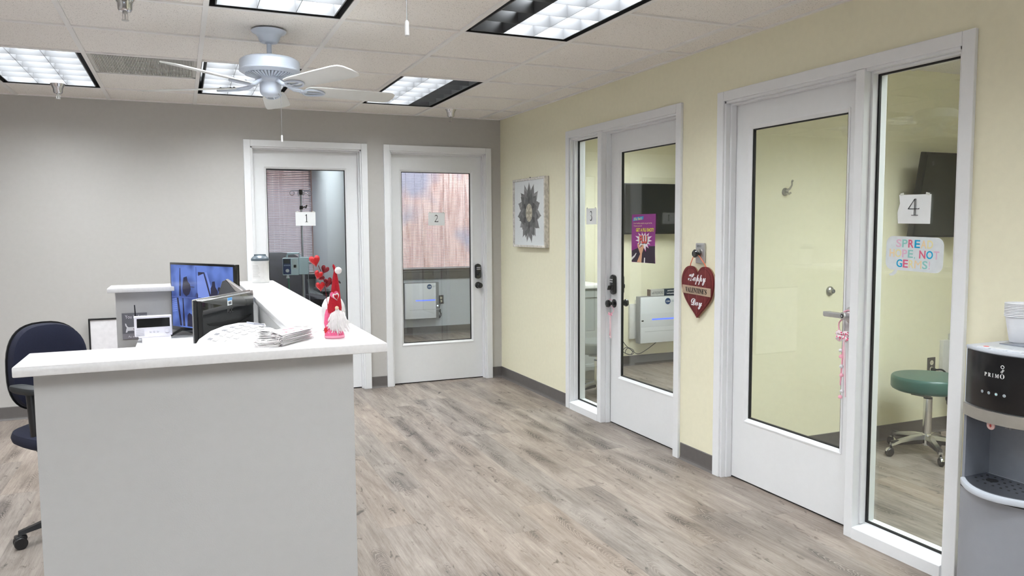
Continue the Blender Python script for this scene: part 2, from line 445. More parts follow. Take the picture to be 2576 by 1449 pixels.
# baseboards (cove vinyl)
def base(name, segs):
    m = MB()
    for (x0, y0, x1, y1, nx, ny) in segs:      # n = direction into the room
        L = Vector((x1-x0, y1-y0, 0)); n = Vector((nx, ny, 0)); t = L.normalized()
        prof = [(0, 0), (.014, 0), (.010, .004), (.005, .012), (.003, .022), (.003, .098), (.0, .102)]
        A = [m.bm.verts.new(Vector((x0, y0, 0))+n*p[0]+Vector((0, 0, p[1]))) for p in prof]
        B = [m.bm.verts.new(Vector((x1, y1, 0))+n*p[0]+Vector((0, 0, p[1]))) for p in prof]
        fs = [m.bm.faces.new(A), m.bm.faces.new(B)]
        for i in range(len(prof)): fs.append(m.bm.faces.new((A[i], A[(i+1) % len(prof)], B[(i+1) % len(prof)], B[i])))
        bmesh.ops.recalc_face_normals(m.bm, faces=fs)
    return m.build(name, M_BASE, smooth=False, kind='structure')
base('baseboard_back', [(XL, 0, -2.288, 0, 0, -1), (-1.262, 0, -1.119, 0, 0, -1), (-.098, 0, 0, 0, 0, -1)])
base('baseboard_right', [(0, 0, 0, -1.366, -1, 0), (0, -2.884, 0, -3.213, -1, 0), (0, -4.739, 0, YN, -1, 0)])
base('baseboard_window_side', [(XL, YW, -1.24, YW, 0, -1), (-1.15, YW, XE, YW, 0, -1)])
base('baseboard_partition', [(-1.24, .12, -1.24, YW, -1, 0), (-1.15, .12, -1.15, YW, 1, 0)])
base('baseboard_exam_north', [(.12, 0, XE, 0, 0, -1)])
base('baseboard_exam_middle', [(.12, -3.10, XE, -3.10, 0, -1), (.12, -3.0, XE, -3.0, 0, 1)])
base('baseboard_exam_east', [(XE, 0, XE, YS, -1, 0)])

# ------------------------------------------------------------------ doors, sidelights, casings
LB = Matrix.Identity(4)                                              # back wall: local = world
LR = Matrix(((0, 1, 0, 0), (-1, 0, 0, 0), (0, 0, 1, 0), (0, 0, 0, 1)))   # right wall: x = depth, y = -along
def ring(m, x0, x1, z0, z1, t, y0, y1, bev=0.0, bottom=True):
    m.box(x0, x0+t, y0, y1, z0, z1, bev); m.box(x1-t, x1, y0, y1, z0, z1, bev)
    m.box(x0+t, x1-t, y0, y1, z1-t, z1, bev)
    if bottom: m.box(x0+t, x1-t, y0, y1, z0, z0+t, bev)
TOP = 2.11
def casing(n, L, a, b, mull=None, side=None):
    """a,b: opening limits; mull=(m0,m1); side=(s0,s1) sidelight limits"""
    m = MB(); W = .054; c = -.018
    m.box(a-W, a, c, .0, 0, TOP+W, .003); m.box(b, b+W, c, .0, 0, TOP+W, .003); m.box(a, b, c, 0, TOP, TOP+W, .003)
    # jamb linings
    m.box(a-.001, a+.012, -.006, .122, 0, TOP, 0); m.box(b-.012, b+.001, -.006, .122, 0, TOP, 0); m.box(a, b, -.006, .122, TOP-.012, TOP+.001, 0)
    bays = [(a+.012, b-.012)]
    if mull:
        m.box(mull[0], mull[1], c, .122, 0, TOP-.001, .003)
        bays = [(a+.012, mull[0]), (mull[1], b-.012)]
    for (p, q) in bays:
        sl = side and abs(p-side[0]) < .03
        z0 = 0.066 if sl else 0.0
        ring(m, p, q, z0, TOP-.012, .011, .022, .054 if sl else .058, .002, bottom=False)
        if sl: ring(m, p, q, z0, TOP-.012, .011, .068, .105, .002, bottom=False)
    if side:
        p, q = side
        m.prism([(c, 0), (.122, 0), (.122, .070), (.054, .070), (.052, .066), (c+.001, .052), (c, .050)], 'x', p, q)
    m.xf(L)
    return m.build('trim_%d' % n, M_TRIM, smooth=False, kind='structure')
def sidelight(n, L, p, q):
    root = struct('window_%d' % n, L @ Vector(((p+q)/2, .06, 0)))
    g = MB(); ring(g, p+.006, q-.006, .066, TOP-.018, .012, .054, .066); g.xf(L); g.build('gasket', M_GASKET, root, smooth=False)
    g = MB(); g.box(p+.012, q-.012, .0585, .0625, .072, TOP-.024); g.xf(L); g.build('pane', GLASS, root, smooth=False)
    return root
def door(n, L, x0, x1, g0, g1, gz0=.355, gz1=1.953):
    root = struct('door_%d' % n, L @ Vector(((x0+x1)/2, .08, 0)))
    m = MB(); y0, y1, z0, z1 = .06, .102, .009, 2.092
    m.box(x0, g0, y0, y1, z0, z1); m.box(g1, x1, y0, y1, z0, z1); m.box(g0, g1, y0, y1, z0, gz0); m.box(g0, g1, y0, y1, gz1, z1)
    bmesh.ops.remove_doubles(m.bm, verts=m.bm.verts[:], dist=1e-5)
    m.xf(L); m.build('leaf', M_DOOR, root, smooth=False)
    m = MB()
    # sloping glazing bead
    t = .018
    for (a, b, c, d, ax) in ((g0, g1, gz0, 1, 'b'), (g0, g1, gz1, -1, 't')):
        m.prism([(.0565, c-d*.004), (.0565, c+d*.002), (.068, c+d*t), (.072, c+d*t), (.072, c-d*.004)], 'x', a, b)
    for (c, d) in ((g0, 1), (g1, -1)):
        m.prism([(c-d*.004, .0565), (c+d*.002, .0565), (c+d*t, .068), (c+d*t, .072), (c-d*.004, .072)], 'z', gz0, gz1)
    m.xf(L); m.build('glazing_bead', M_TRIM, root, smooth=False)
    g = MB(); ring(g, g0+.001, g1-.001, gz0+.001, gz1-.001, t+.005, .0725, .088); g.xf(L); g.build('gasket', M_GASKET, root, smooth=False)
    g = MB(); g.box(g0+.002, g1-.002, .078, .083, gz0+.002, gz1-.002); g.xf(L); g.build('pane', GLASS, root, smooth=False)
    m = MB(); m.box(x0+.002, x1-.002, .064, .10, .001, .009); m.xf(L); m.build('sweep', M_GASKET, root, smooth=False)
    return root
casing(1, LB, -2.233, -1.316); D1 = door(1, LB, -2.219, -1.330, -2.124, -1.428)
casing(2, LB, -1.064, -0.152); D2 = door(2, LB, -1.050, -0.166, -.958, -.262)
casing(3, LR, 1.423, 2.824, (1.873, 1.925), (1.435, 1.873)); D3 = door(3, LR, 1.938, 2.811, 2.043, 2.722, .345, 1.966)
casing(4, LR, 3.269, 4.68, (4.177, 4.224), (4.224, 4.668)); D4 = door(4, LR, 3.283, 4.175, 3.392, 4.078, .345, 1.966)
sidelight(1, LR, 1.435, 1.873); sidelight(2, LR, 4.224, 4.668)

def keypad_lock(parent, L, x, z, back=True):
    m = MB()
    pts = [(-.030, -.058), (-.022, -.068), (0, -.073), (.022, -.068), (.030, -.058), (.030, .050), (.022, .062), (0, .070), (-.022, .062), (-.030, .050)]
    m.prism(pts, 'y', -.022, 0, .004)
    pts2 = [(p[0]*.8, p[1]*.85+.002) for p in pts]
    m.prism(pts2, 'y', -.028, -.020, .003)
    m.xf(L @ Matrix.Translation((x, .06, z)))
    k = m.build('keypad_lock', M_BLACKGLOSS, parent)
    b = MB()
    for i in range(5):
        for j in (0, 1): b.box(-.018+i*.0078, -.018+i*.0078+.0055, -.0295, -.027, .030-j*.016, .038-j*.016)
    b.xf(L @ Matrix.Translation((x, .06, z))); b.build('keypad_button', P('pale_grey_key', (.55, .56, .57), .4), k, smooth=False)  # keys in one pale grey
    b = MB(); b.lathe([(.021, 0), (.020, .014), (.012, .018), (.0, .018)], (0, 0, 0), 24, Matrix.Rotation(R(90), 3, 'X'))
    b.obox((0, -.026, 0), (.010, .022, .034), (0, R(25), 0), .003)
    b.xf(L @ Matrix.Translation((x+.002, .040, z-.024))); b.build('thumb_turn', M_BLACKGLOSS, k)
    if back:
        b = MB(); b.prism(pts, 'y', 0, .022, .004); b.box(-.02, .02, .022, .034, -.03, .0, .004)
        b.xf(L @ Matrix.Translation((x, .102, z))); b.build('inside_cover', M_BLACK, k)
    return k
def knob(parent, L, x, z, mat=M_BLACKGLOSS):
    for s, y in ((-1, .06), (1, .102)):
        m = MB(); rot = Matrix.Rotation(R(90*(-s)), 3, 'X')
        m.lathe([(.031, 0), (.031, .006), (.026, .009), (.012, .011), (.011, .030), (.018, .036), (.026, .046), (.0275, .055), (.024, .064), (.014, .069), (0, .070)], (0, 0, 0), 28, rot)
        m.xf(L @ Matrix.Translation((x, y, z))); m.build('door_knob', mat, parent)
keypad_lock(D2, LB, -.218, 1.020); knob(D2, LB, -.214, .886)
keypad_lock(D3, LR, 1.988, 1.018); knob(D3, LR, 1.988, .880)
# lever handle, door 4 : rose near the stile, lever pointing away from the mullion
def lever(parent, L, x, z, dirx, mat, y=.06):
    m = MB(); rot = Matrix.Rotation(R(90), 3, 'X')
    m.lathe([(.040, 0), (.040, .006), (.036, .011), (.020, .013), (.0175, .015), (.0175, .060), (.015, .063), (.009, .064), (.008, .060), (0, .060)], (0, 0, 0), 32, rot)
    m.box(min(0, dirx*.115), max(0, dirx*.115), -.062, -.036, -.013, .012, .004)
    m.box(dirx*.115-.006, dirx*.115+.006, -.058, -.014, -.011, .011, .003)
    m.xf(L @ Matrix.Translation((x, y, z))); return m.build('lever_handle', mat, parent)
lever(D4, LR, 4.122, 1.012, -1, P('brushed_steel', (.66, .66, .66), .32, metal=.9, noise=.03))
m = MB(); m.cyl((-.0045, -4.122, 1.012), (-.0035, -4.122, 1.012), .0095, seg=20); m.build('keyhole', M_BLACK, D4)
m = MB(); m.cyl((-.0062, -4.122, 1.012), (-.0045, -4.122, 1.012), .0055, seg=16); m.build('key_cylinder', M_CHROME, D4)
# ------------------------------------------------------------------ windows with blinds (rooms beyond the back doors, rear wall)
M_SLAT = P('white_blind_slat', (.72, .69, .72), .5, noise=.01)
def window(n, x0, x1, z0, z1, y, tilt, mat, smat=None, sill=True, slats=True, bottom=None, pitch=.0215, face=-1):
    root = struct('window_%d' % n, ((x0+x1)/2, y, z0))
    m = MB(); s = 1
    ring(m, x0, x1, z0, z1, .035, y+.055, y+.095)
    nm = 1 if slats else 2
    for i in range(1, nm): xx = x0+(x1-x0)*i/nm; m.box(xx-.018, xx+.018, y+.055, y+.095, z0, z1)
    m.build('window_frame', mat, root, smooth=False)
    m = MB(); m.box(x0+.03, x1-.03, y+.073, y+.077, z0+.03, z1-.03); m.build('pane', GLASS, root, smooth=False)
    if sill:
        m = MB(); m.box(x0-.0, x1+.0, y-.03, y+.055, z0-.025, z0+.001, .004); m.build('sill', M_TRIM, root, smooth=False)
    if slats:
        bz = bottom if bottom else z0+.02
        bl = MB(); z = z1-.05; i = 0
        while z > bz+.02:
            bl.obox(((x0+x1)/2, y+.012, z), (x1-x0-.04, .025, .0011), (tilt, 0, 0)); z -= pitch
        b = bl.build('blind_slats', smat or M_SLAT, root, smooth=False)
        m = MB(); m.box(x0+.015, x1-.015, y-.004, y+.030, z1-.04, z1-.002, .002); m.box(x0+.018, x1-.018, y, y+.025, bz, bz+.014, .002)
        m.build('blind_rail', M_SLAT, root, smooth=False)
        m = MB(); nc = max(3, int((x1-x0)/.28))
        for i in range(nc):
            xx = x0+.1+(x1-x0-.2)*i/(nc-1)
            m.cyl((xx, y-.002, bz), (xx, y-.002, z1-.04), .0012, seg=5); m.cyl((xx+.008, y+.026, bz), (xx+.008, y+.026, z1-.04), .0012, seg=5)
        m.build('blind_cord', P('blind_cord_white', (.8, .78, .78), .7), root, smooth=False)
    return root
window(3, -3.3, -1.24, .86, 2.2, YW, R(44), P('fence_lit_window_metal', (.72, .50, .44), .5), smat=P('lavender_slat', (.56, .52, .58), .5, noise=.02))  # pink light reflected off the fence is put into this frame's colour
window(4, -1.13, 2.4, .86, 2.2, YW, R(7), P('bronze_window_metal', (.22, .16, .13), .5), sill=False)
m = MB(); m.box(-1.13, 2.4, YW-.022, YW+.055, .745, .862, .004); m.box(-1.13, 2.4, YW-.034, YW-.01, .84, .862, .004)
m.build('trim_5', P('dark_grey_apron', (.11, .10, .095), .35), kind='structure')
m = MB(); m.box(-3.3, -1.245, YW-.10, YW+.05, .80, .86, .004); m.build('trim_6', P('black_sill_ledge', (.02, .02, .025), .35), kind='structure')
# pink reveal of the first room's window: fence light put into the frame colour
window(5, -4.6, -2.8, .95, 2.15, YN-.12, R(20), M_TRIM, sill=False, slats=False)
# yard outside: fence and ground
m = MB()
x = -6.0
while x < 6.5:
    m.box(x, x+.135, YW+1.55+random.uniform(-.006, .006), YW+1.575, -.3, 3.0); x += .139
m.box(-6, 6.5, YW+1.576, YW+1.62, .3, .4); m.box(-6, 6.5, YW+1.576, YW+1.62, 2.2, 2.3)
tag(m.build('wood_fence', M_FENCE, smooth=False), 'pinkish weathered board fence outside the blinds of rooms 1 and 2', 'fence')
m = MB(); m.box(-12, 12, YW+.2, YW+9, -.35, -.30)
m.build('ground_yard', P('pale_gravel', (.45, .42, .40), .9, noise=.2), smooth=False, kind='structure')
m = MB(); m.box(-14, 12, YN-12, YN-.2, -.35, -.30)
m.build('ground_lot', P('pale_concrete', (.5, .5, .5), .9, noise=.1), smooth=False, kind='structure')

# ------------------------------------------------------------------ ceiling lamps
M_EMIT = bpy.data.materials.new('lamp_tube_light'); M_EMIT.use_nodes = True
_n = M_EMIT.node_tree.nodes; _n.clear(); _l = M_EMIT.node_tree.links
_o = _n.new('ShaderNodeOutputMaterial'); _e = _n.new('ShaderNodeEmission'); _l.new(_e.outputs[0], _o.inputs[0])
_e.inputs['Strength'].default_value = LAMP_L; _e.inputs['Color'].default_value = (.93, .97, 1.0, 1)
M_LOUVRE = P('satin_louvre', (.088, .090, .094), .45, noise=.02)
M_LOUVRE_D = P('satin_louvre_dark', (.14, .145, .15), .35, metal=.3, noise=.02)
M_HOUS = P('black_lamp_housing', (.006, .006, .006), .8)
fx_proto = {}
def fixture(k, r_, lit, label, group):
    x1, x0 = cellx(k), cellx(k+1); y1, y0 = celly(r_), celly(r_+2)
    cx, cy = (x0+x1)/2, (y0+y1)/2
    root = thing('ceiling_light', label, 'ceiling light', (cx, cy, H), 0, group)
    hx, hy = (x1-x0)/2-.0125, (y1-y0)/2-.0125
    m = MB()      # housing: open box
    m.box(-hx, hx, -hy, hy, .118, .122); ring_h = [(-hx, -hx+.003, -hy, hy), (hx-.003, hx, -hy, hy), (-hx, hx, -hy, -hy+.003), (-hx, hx, hy-.003, hy)]
    for a in ring_h: m.box(*a, .0, .12)
    m.build('housing', M_HOUS, root, world=False, smooth=False)
    ix, iy = hx-.026, hy-.016
    m = MB()      # bright inner trim around the louvre
    for a in [(-ix, -ix+.006, -iy, iy), (ix-.006, ix, -iy, iy), (-ix, ix, -iy, -iy+.006), (-ix, ix, iy-.006, iy)]: m.box(*a, .004, .085)
    m.build('louvre_frame', M_LOUVRE, root, world=False, smooth=False)
    cw = (2*ix-.012)/3
    for c in range(3):
        a, b = -ix+.006+c*cw, -ix+.006+(c+1)*cw
        m = MB()
        for j in range(1, 6):
            yy = -iy+.006+(2*iy-.012)*j/6
            # blades are wedge shaped, like the parabolic cells of the real fixture
            m.prism([(yy-.0012, .006), (yy+.0012, .006), (yy+.006, .070), (yy-.006, .070)], 'x', a, b)
        if c < 2:
            m.prism([(b-.0012, .005), (b+.0012, .005), (b+.006, .070), (b-.006, .070)], 'y', -iy+.006, iy-.006)
        lt = lit[2-c] if False else lit[c]
        m.build('louvre', M_LOUVRE if lt else M_LOUVRE_D, root, world=False, smooth=False)
        m = MB(); m.box(a+.002, b-.002, -iy+.008, iy-.008, .084, .088)
        m.build('lamp_panel' if lt else 'unlit_panel', M_EMIT if lt else P('unlit_reflector', (.22, .23, .24), .4, metal=.2), root, world=False, smooth=False)
    return root
fxl = {(1, 0): 'troffer lamp near the corner of grey and yellow walls, its right third dark',
       (1, 4): 'large troffer lamp at the top edge above the yellow wall, its left third dark',
       (3, 0): 'fully lit troffer lamp directly behind the ceiling fan motor',
       (3, 4): 'fully lit troffer lamp cut by the top edge behind a fan blade tip',
       (5, 0): 'fully lit troffer lamp at the left edge beside the slotted vent'}
for (k, r_), lit in HALL_FIX:
    fixture(k, r_, lit, fxl.get((k, r_), 'unseen ceiling troffer lamp continuing the rows to light the hall behind or left of the view'), 'ceiling troffer lamps')
for (k, r_), lit in ROOM_FIX:
    fixture(k, r_, lit, 'unseen ceiling troffer lamp added to light a side room', 'unseen added side room lamps')

# ------------------------------------------------------------------ ceiling: vent, sprinklers, fans
x1, x0 = cellx(4), cellx(5); y1, y0 = celly(1), celly(2)
vt = thing('air_vent', 'grey slotted return air vent in the ceiling beside the fully lit lamps', 'vent', ((x0+x1)/2, (y0+y1)/2, H))
hx, hy = (x1-x0)/2-.013, (y1-y0)/2-.013
m = MB()
for a in [(-hx, -hx+.02, -hy, hy), (hx-.02, hx, -hy, hy), (-hx, hx, -hy, -hy+.02), (-hx, hx, hy-.02, hy)]: m.box(*a, .001, .012)
m.build('frame', P('vent_grey', (.50, .49, .46), .5), vt, world=False, smooth=False)
m = MB(); nsl = 64
for i in range(nsl):
    xx = -hx+.02+(2*hx-.04)*(i+.5)/nsl
    m.box(xx-.0026, xx+.0026, -hy+.018, hy-.018, .001, .010)
for yy in (-.1, .1): m.box(-hx+.018, hx-.018, yy-.004, yy+.004, .004, .012)
m.build('slats', P('vent_grey', (.50, .49, .46), .5), vt, world=False, smooth=False)
m = MB(); m.box(-hx, hx, -hy, hy, .02, .024); m.build('backing', P('vent_backing', (.28, .275, .25), .8), vt, world=False, smooth=False)
for (x, y, lab) in ((-2.97, -2.989, 'chrome sprinkler cup cut by the top edge, left of the fan'), (-3.523, -.60, 'chrome sprinkler head just below the leftmost lamp'), (-.645, -.47, 'chrome sprinkler head near the corner of the grey and yellow walls')):
    t = thing('sprinkler', lab, 'sprinkler', (x, y, H), 0, 'ceiling sprinklers')
    m = MB(); m.lathe([(.047, .0), (.046, -.003), (.038, -.016), (.031, -.034), (.029, -.056), (.024, -.064), (.018, -.066), (.0, -.066)], seg=32)
    m.build('escutcheon', M_CHROME, t, world=False)
    m = MB(); m.cyl((0, 0, -.05), (0, 0, -.074), .010, seg=12); m.box(-.011, -.008, -.002, .002, -.100, -.068); m.box(.008, .011, -.002, .002, -.100, -.068)
    m.cyl((0, 0, -.070), (0, 0, -.102), .004, seg=8); m.lathe([(.0, -.104), (.015, -.103), (.015, -.101), (0, -.100)], seg=16)
    m.build('deflector', M_NICKEL, t, world=False)

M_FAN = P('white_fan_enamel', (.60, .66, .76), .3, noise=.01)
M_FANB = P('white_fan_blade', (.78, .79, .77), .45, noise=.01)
def ceiling_fan(cx, cy, ang, lab):
    t = thing('ceiling_fan', lab, 'ceiling fan', (cx, cy, H), 0, 'white ceiling fans')
    B = lambda name, m, mat: m.build(name, mat, t, world=False)
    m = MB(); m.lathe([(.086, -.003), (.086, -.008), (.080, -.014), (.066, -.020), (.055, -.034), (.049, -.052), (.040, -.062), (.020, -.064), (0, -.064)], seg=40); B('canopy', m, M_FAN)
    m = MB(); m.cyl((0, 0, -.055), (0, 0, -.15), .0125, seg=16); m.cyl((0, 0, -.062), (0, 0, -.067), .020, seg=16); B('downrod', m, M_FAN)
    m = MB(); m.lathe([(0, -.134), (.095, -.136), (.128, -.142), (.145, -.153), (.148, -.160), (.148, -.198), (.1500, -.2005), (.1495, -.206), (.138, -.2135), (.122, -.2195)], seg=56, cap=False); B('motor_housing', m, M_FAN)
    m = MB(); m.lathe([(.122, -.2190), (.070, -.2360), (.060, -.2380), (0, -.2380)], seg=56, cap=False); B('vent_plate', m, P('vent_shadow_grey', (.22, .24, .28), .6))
    m = MB()
    for i in range(44):
        a = 2*PI*i/44; c, s = math.cos(a), math.sin(a)
        m.obox((.096*c, .096*s, -.2295), (.056, .0088, .005))
        bmesh.ops.rotate(m.bm, cent=(.096*c, .096*s, -.2305), matrix=Matrix.Rotation(a, 3, 'Z') @ Matrix.Rotation(R(-17), 3, 'Y'), verts=m.bm.verts[-8:])
    B('vent_fins', m, M_FAN)
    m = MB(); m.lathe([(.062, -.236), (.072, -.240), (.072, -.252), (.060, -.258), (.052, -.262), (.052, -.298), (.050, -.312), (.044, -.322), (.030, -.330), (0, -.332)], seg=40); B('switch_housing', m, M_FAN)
    m = MB(); m.tube([(.034, -.030, -.315), (.044, -.032, -.33), (.046, -.032, -.36), (.046, -.032, -.54)], .0013, 6); 
    ch = B('pull_chain', m, P('dull_chain', (.42, .42, .43), .4, metal=.8))
    m = MB(); m.lathe([(.002, -.524), (.0050, -.528), (.0054, -.558), (.003, -.560), (0, -.560)], (.046, -.032, 0), 12); B('chain_pull', m, M_WHITEPL)
    for k in range(5):
        a = R(ang+72*k)
        ROT = Matrix.Rotation(a, 4, 'Z')
        TILT = Matrix.Translation((0, 0, -.285)) @ Matrix.Rotation(R(-12), 4, 'X')
        # blade outline (x = out)
        pts = [(.175, -.028), (.19, -.052), (.24, -.060), (.45, -.067), (.60, -.069), (.640, -.064), (.658, -.045), (.664, 0), (.658, .045), (.640, .064), (.60, .069), (.45, .067), (.24, .060), (.19, .052), (.175, .028)]
        m = MB(); m.prism(pts, 'z', -.003, .003, .0012); m.xf(ROT @ TILT)
        bl = m.build('blade', M_FANB, t, world=False)
        # blade iron: arm then an open leaf under the blade
        m = MB()
        m.tube([(.060, 0, -.252), (.090, 0, -.268), (.12, 0, -.284), (.155, 0, -.288), (.175, 0, -.291)], [.010, .010, .011, .010, .009], 10)
        m.xf(ROT)
        q = MB(); loop = []
        for i in range(26):
            th = 2*PI*i/26
            loop.append((.222+.056*math.cos(th), .036*math.sin(th)*(1.0-.25*math.cos(th)), -.0085))
        q.tube(loop, .0058, 8, closed=True)
        q.tube([(.168, 0, -.0085), (.215, .004, -.0085), (.275, 0, -.0085)], .0045, 8)
        q.box(.150, .185, -.014, .014, -.012, -.004, .002)
        q.xf(ROT @ TILT)
        me = bpy.data.meshes.new('tmp'); q.bm.to_mesh(me); q.bm.free(); m.bm.from_mesh(me); bpy.data.meshes.remove(me)
        m.build('blade_bracket', M_FAN, t, world=False)
        m = MB()
        for (sx, sy) in ((.20, -.02), (.20, .02), (.262, 0)):
            m.lathe([(.006, .003), (.006, .006), (.003, .008), (0, .008)], (sx, sy, 0), 10)
        m.box(.19, .27, -.026, .026, .0028, .0048, .001)
        m.xf(ROT @ TILT); m.build('screw_plate', M_BLACK, bl, world=False)
    return t
ceiling_fan(-2.339, -2.62, 8, 'white five-blade ceiling fan with pull chain hanging above the reception counter')
ceiling_fan(-2.335, -4.97, 16, 'ceiling fan mostly above the frame, only a blade tip and pull chain showing')

# ------------------------------------------------------------------ reception desk
CT = 1.070
dk = thing('reception_desk', 'grey painted three-sided reception desk base under the white countertop', 'reception desk', (-2.73, -2.8, 0))
m = MB(); m.box(-3.165, -2.302, -4.365, -4.235, 0, CT-.029); m.build('front_panel', M_DESKPAINT, dk, smooth=False)
m = MB(); m.box(-2.424, -2.302, -4.235, -1.38, 0, CT-.029); m.build('side_panel', M_DESKPAINT, dk, smooth=False)
m = MB(); m.box(-3.175, -2.302, -1.38, -1.25, 0, CT-.029); m.build('back_panel', M_DESKPAINT, dk, smooth=False)
m = MB(); m.prism([(-3.05, -1.38), (-3.05, -2.15), (-2.985, -2.15), (-2.985, -4.235), (-2.424, -4.235), (-2.424, -1.38)], 'z', .725, .752, .002); m.build('work_surface', P('pale_laminate', (.60, .60, .61), .35), dk, smooth=False)
m = MB(); m.box(-2.975, -2.95, -3.75, -3.725, 0, .725); m.build('leg', M_NICKEL, dk, smooth=False)
m = MB(); m.box(-3.03, -3.005, -1.60, -1.575, 0, .725); m.build('leg', M_NICKEL, dk, smooth=False)
m = MB()
m.prism([(-3.205, -4.412), (-2.203, -4.412), (-2.203, -1.170), (-3.213, -1.170), (-3.213, -1.460), (-2.441, -1.460), (-2.441, -4.160), (-3.205, -4.160)], 'z', CT-.029, CT, .004)
tag(m.build('countertop', M_QUARTZ), 'white quartz U-shaped countertop on the grey reception desk', 'countertop')

# office chair ------------------------------------------------------
M_NAVY = P('navy_fabric', (.006, .008, .024), .95, noise=.25, scale=400, bump=.3, bscale=900)
ch = thing('office_chair', 'navy fabric office chair with black arms and star base behind the desk', 'chair', (-3.20, -2.70, 0), math.atan2(-.8, .6)-PI/2)
B = lambda name, m, mat, **k: m.build(name, mat, ch, world=False, **k)
def cushion(m, pts_fn, nu=24, nv=12): pass
def superell(a, b, n, k):
    out = []
    for i in range(k):
        t = 2*PI*i/k; c, s = math.cos(t), math.sin(t)
        out.append((a*abs(c)**(2/n)*(1 if c >= 0 else -1), b*abs(s)**(2/n)*(1 if s >= 0 else -1)))
    return out
def pad(m, a, b, n, layers, axis, k=40, off=(0, 0, 0), warp=None):
    """stack of superellipse rings -> cushion; layers = (height, scale)"""
    base_ = superell(a, b, n, k); rings = []
    for (h, s) in layers:
        rg = []
        for (p, q) in base_:
            v = Vector((p*s, q*s, h)) if axis == 'z' else Vector((p*s, h, q*s))
            if warp: v = warp(v)
            rg.append(m.bm.verts.new(v+Vector(off)))
        rings.append(rg)
    fs = []
    for A, Bq in zip(rings, rings[1:]):
        for i in range(k): fs.append(m.bm.faces.new((A[i], A[(i+1) % k], Bq[(i+1) % k], Bq[i])))
    fs.append(m.bm.faces.new(rings[0])); fs.append(m.bm.faces.new(rings[-1]))
    bmesh.ops.recalc_face_normals(m.bm, faces=fs)
curve = lambda v: Vector((v.x, v.y+1.1*v.x*v.x*(1 if True else 0)+.10*(v.z)**2, v.z))
m = MB(); pad(m, .186, .210, 2.6, [(-.028, .955), (-.020, .985), (.0, .985), (.022, .96), (.034, .86), (.040, .6), (.042, .2)], 'y', off=(.008, -.352, .768), warp=curve); B('backrest', m, M_NAVY)
m = MB(); pad(m, .191, .215, 2.6, [(-.046, .6), (-.043, .9), (-.034, .99), (-.024, 1.0)], 'y', off=(.008, -.352, .768), warp=curve); B('back_shell', m, M_BLACK)
m = MB(); pad(m, .262, .262, 2.8, [(-.035, .90), (-.02, .98), (.0, 1.0), (.022, .97), (.034, .86), (.040, .5)], 'z', off=(0, -.095, .475)); B('seat', m, M_NAVY)
m = MB(); m.box(-.10, .10, -.09, .09, .405, .440, .01); m.box(-.02, .02, -.405, -.05, .40, .42, .004); m.box(-.022, .022, -.42, -.388, .40, .72, .006); B('mechanism', m, M_BLACK)
m = MB(); m.cyl((.09, .08, .41), (.21, .10, .405), .006, seg=8); m.lathe([(.010, 0), (.016, .01), (.016, .035), (.008, .045), (0, .045)], (.20, .10, .405), 12, Matrix.Rotation(R(90), 3, 'Y')); B('lever', m, M_BLACK)
for s in (-1, 1):
    m = MB(); pad(m, .034, .105, 3, [(-.018, .8), (-.010, .97), (.004, 1.0), (.012, .95), (.016, .7)], 'z', off=(s*.230, -.118, .712)); B('arm_pad', m, P('black_arm_rubber', (.018, .02, .022), .6))
    m = MB(); m.tube([(s*.12, -.06, .42), (s*.205, -.06, .425), (s*.222, -.065, .46), (s*.224, -.07, .56), (s*.222, -.09, .705)], [.014, .016, .018, .022, .022], 10); B('arm_post', m, M_BLACK)
m = MB(); m.cyl((0, 0, .14), (0, 0, .41), .028, .022, 20); m.cyl((0, 0, .085), (0, 0, .16), .036, .032, 20); B('gas_column', m, M_BLACK)
legw = math.atan2(-.095, -.317) - ch.rotation_euler.z
for k in range(5):
    a = legw + 2*PI*k/5; c, s = math.cos(a), math.sin(a); ROT = Matrix.Rotation(a, 4, 'Z')
    m = MB()
    prof = [(.03, .125, .075, .026), (.12, .120, .085, .022), (.22, .105, .080, .019), (.30, .083, .066, .016), (.318, .078, .055, .015)]
    rings = []
    for (x, zt, zb, hw) in prof: rings.append([m.bm.verts.new((x, -hw, zb)), m.bm.verts.new((x, hw, zb)), m.bm.verts.new((x, hw*.7, zt)), m.bm.verts.new((x, -hw*.7, zt))])
    fs = []
    for A, Bq in zip(rings, rings[1:]):
        for i in range(4): fs.append(m.bm.faces.new((A[i], A[(i+1) % 4], Bq[(i+1) % 4], Bq[i])))
    fs += [m.bm.faces.new(rings[0]), m.bm.faces.new(rings[-1])]; bmesh.ops.recalc_face_normals(m.bm, faces=fs)
    m.xf(ROT); lg = B('leg', m, M_BLACK)
    m = MB()
    for sy in (-1, 1): m.lathe([(.0, 0), (.024, 0), (.0275, .004), (.0275, .016), (.024, .020), (0, .020)], (.312, sy*.006 if sy > 0 else -.026, .0275), 20, Matrix.Rotation(R(-90), 3, 'X'))
    m.cyl((.312, 0, .03), (.312, 0, .07), .007, seg=8); m.box(.285, .335, -.024, .024, .040, .060, .008)
    m.xf(ROT); m.build('caster', M_BLACK, lg, world=False)

# white board leaning on the back wall
wb = thing('white_board', 'white panel with thin black frame standing against the grey wall left of the desk', 'board', (-3.15, -.05, 0))
m = MB(); ring(m, -3.465, -2.85, 0.001, .745, .012, -.055, -.028, .001); m.build('frame', M_BLACK, wb, smooth=False)
m = MB(); m.box(-3.453, -2.862, -.048, -.034, .013, .733); m.build('panel', P('board_white', (.80, .78, .80), .4), wb, smooth=False)

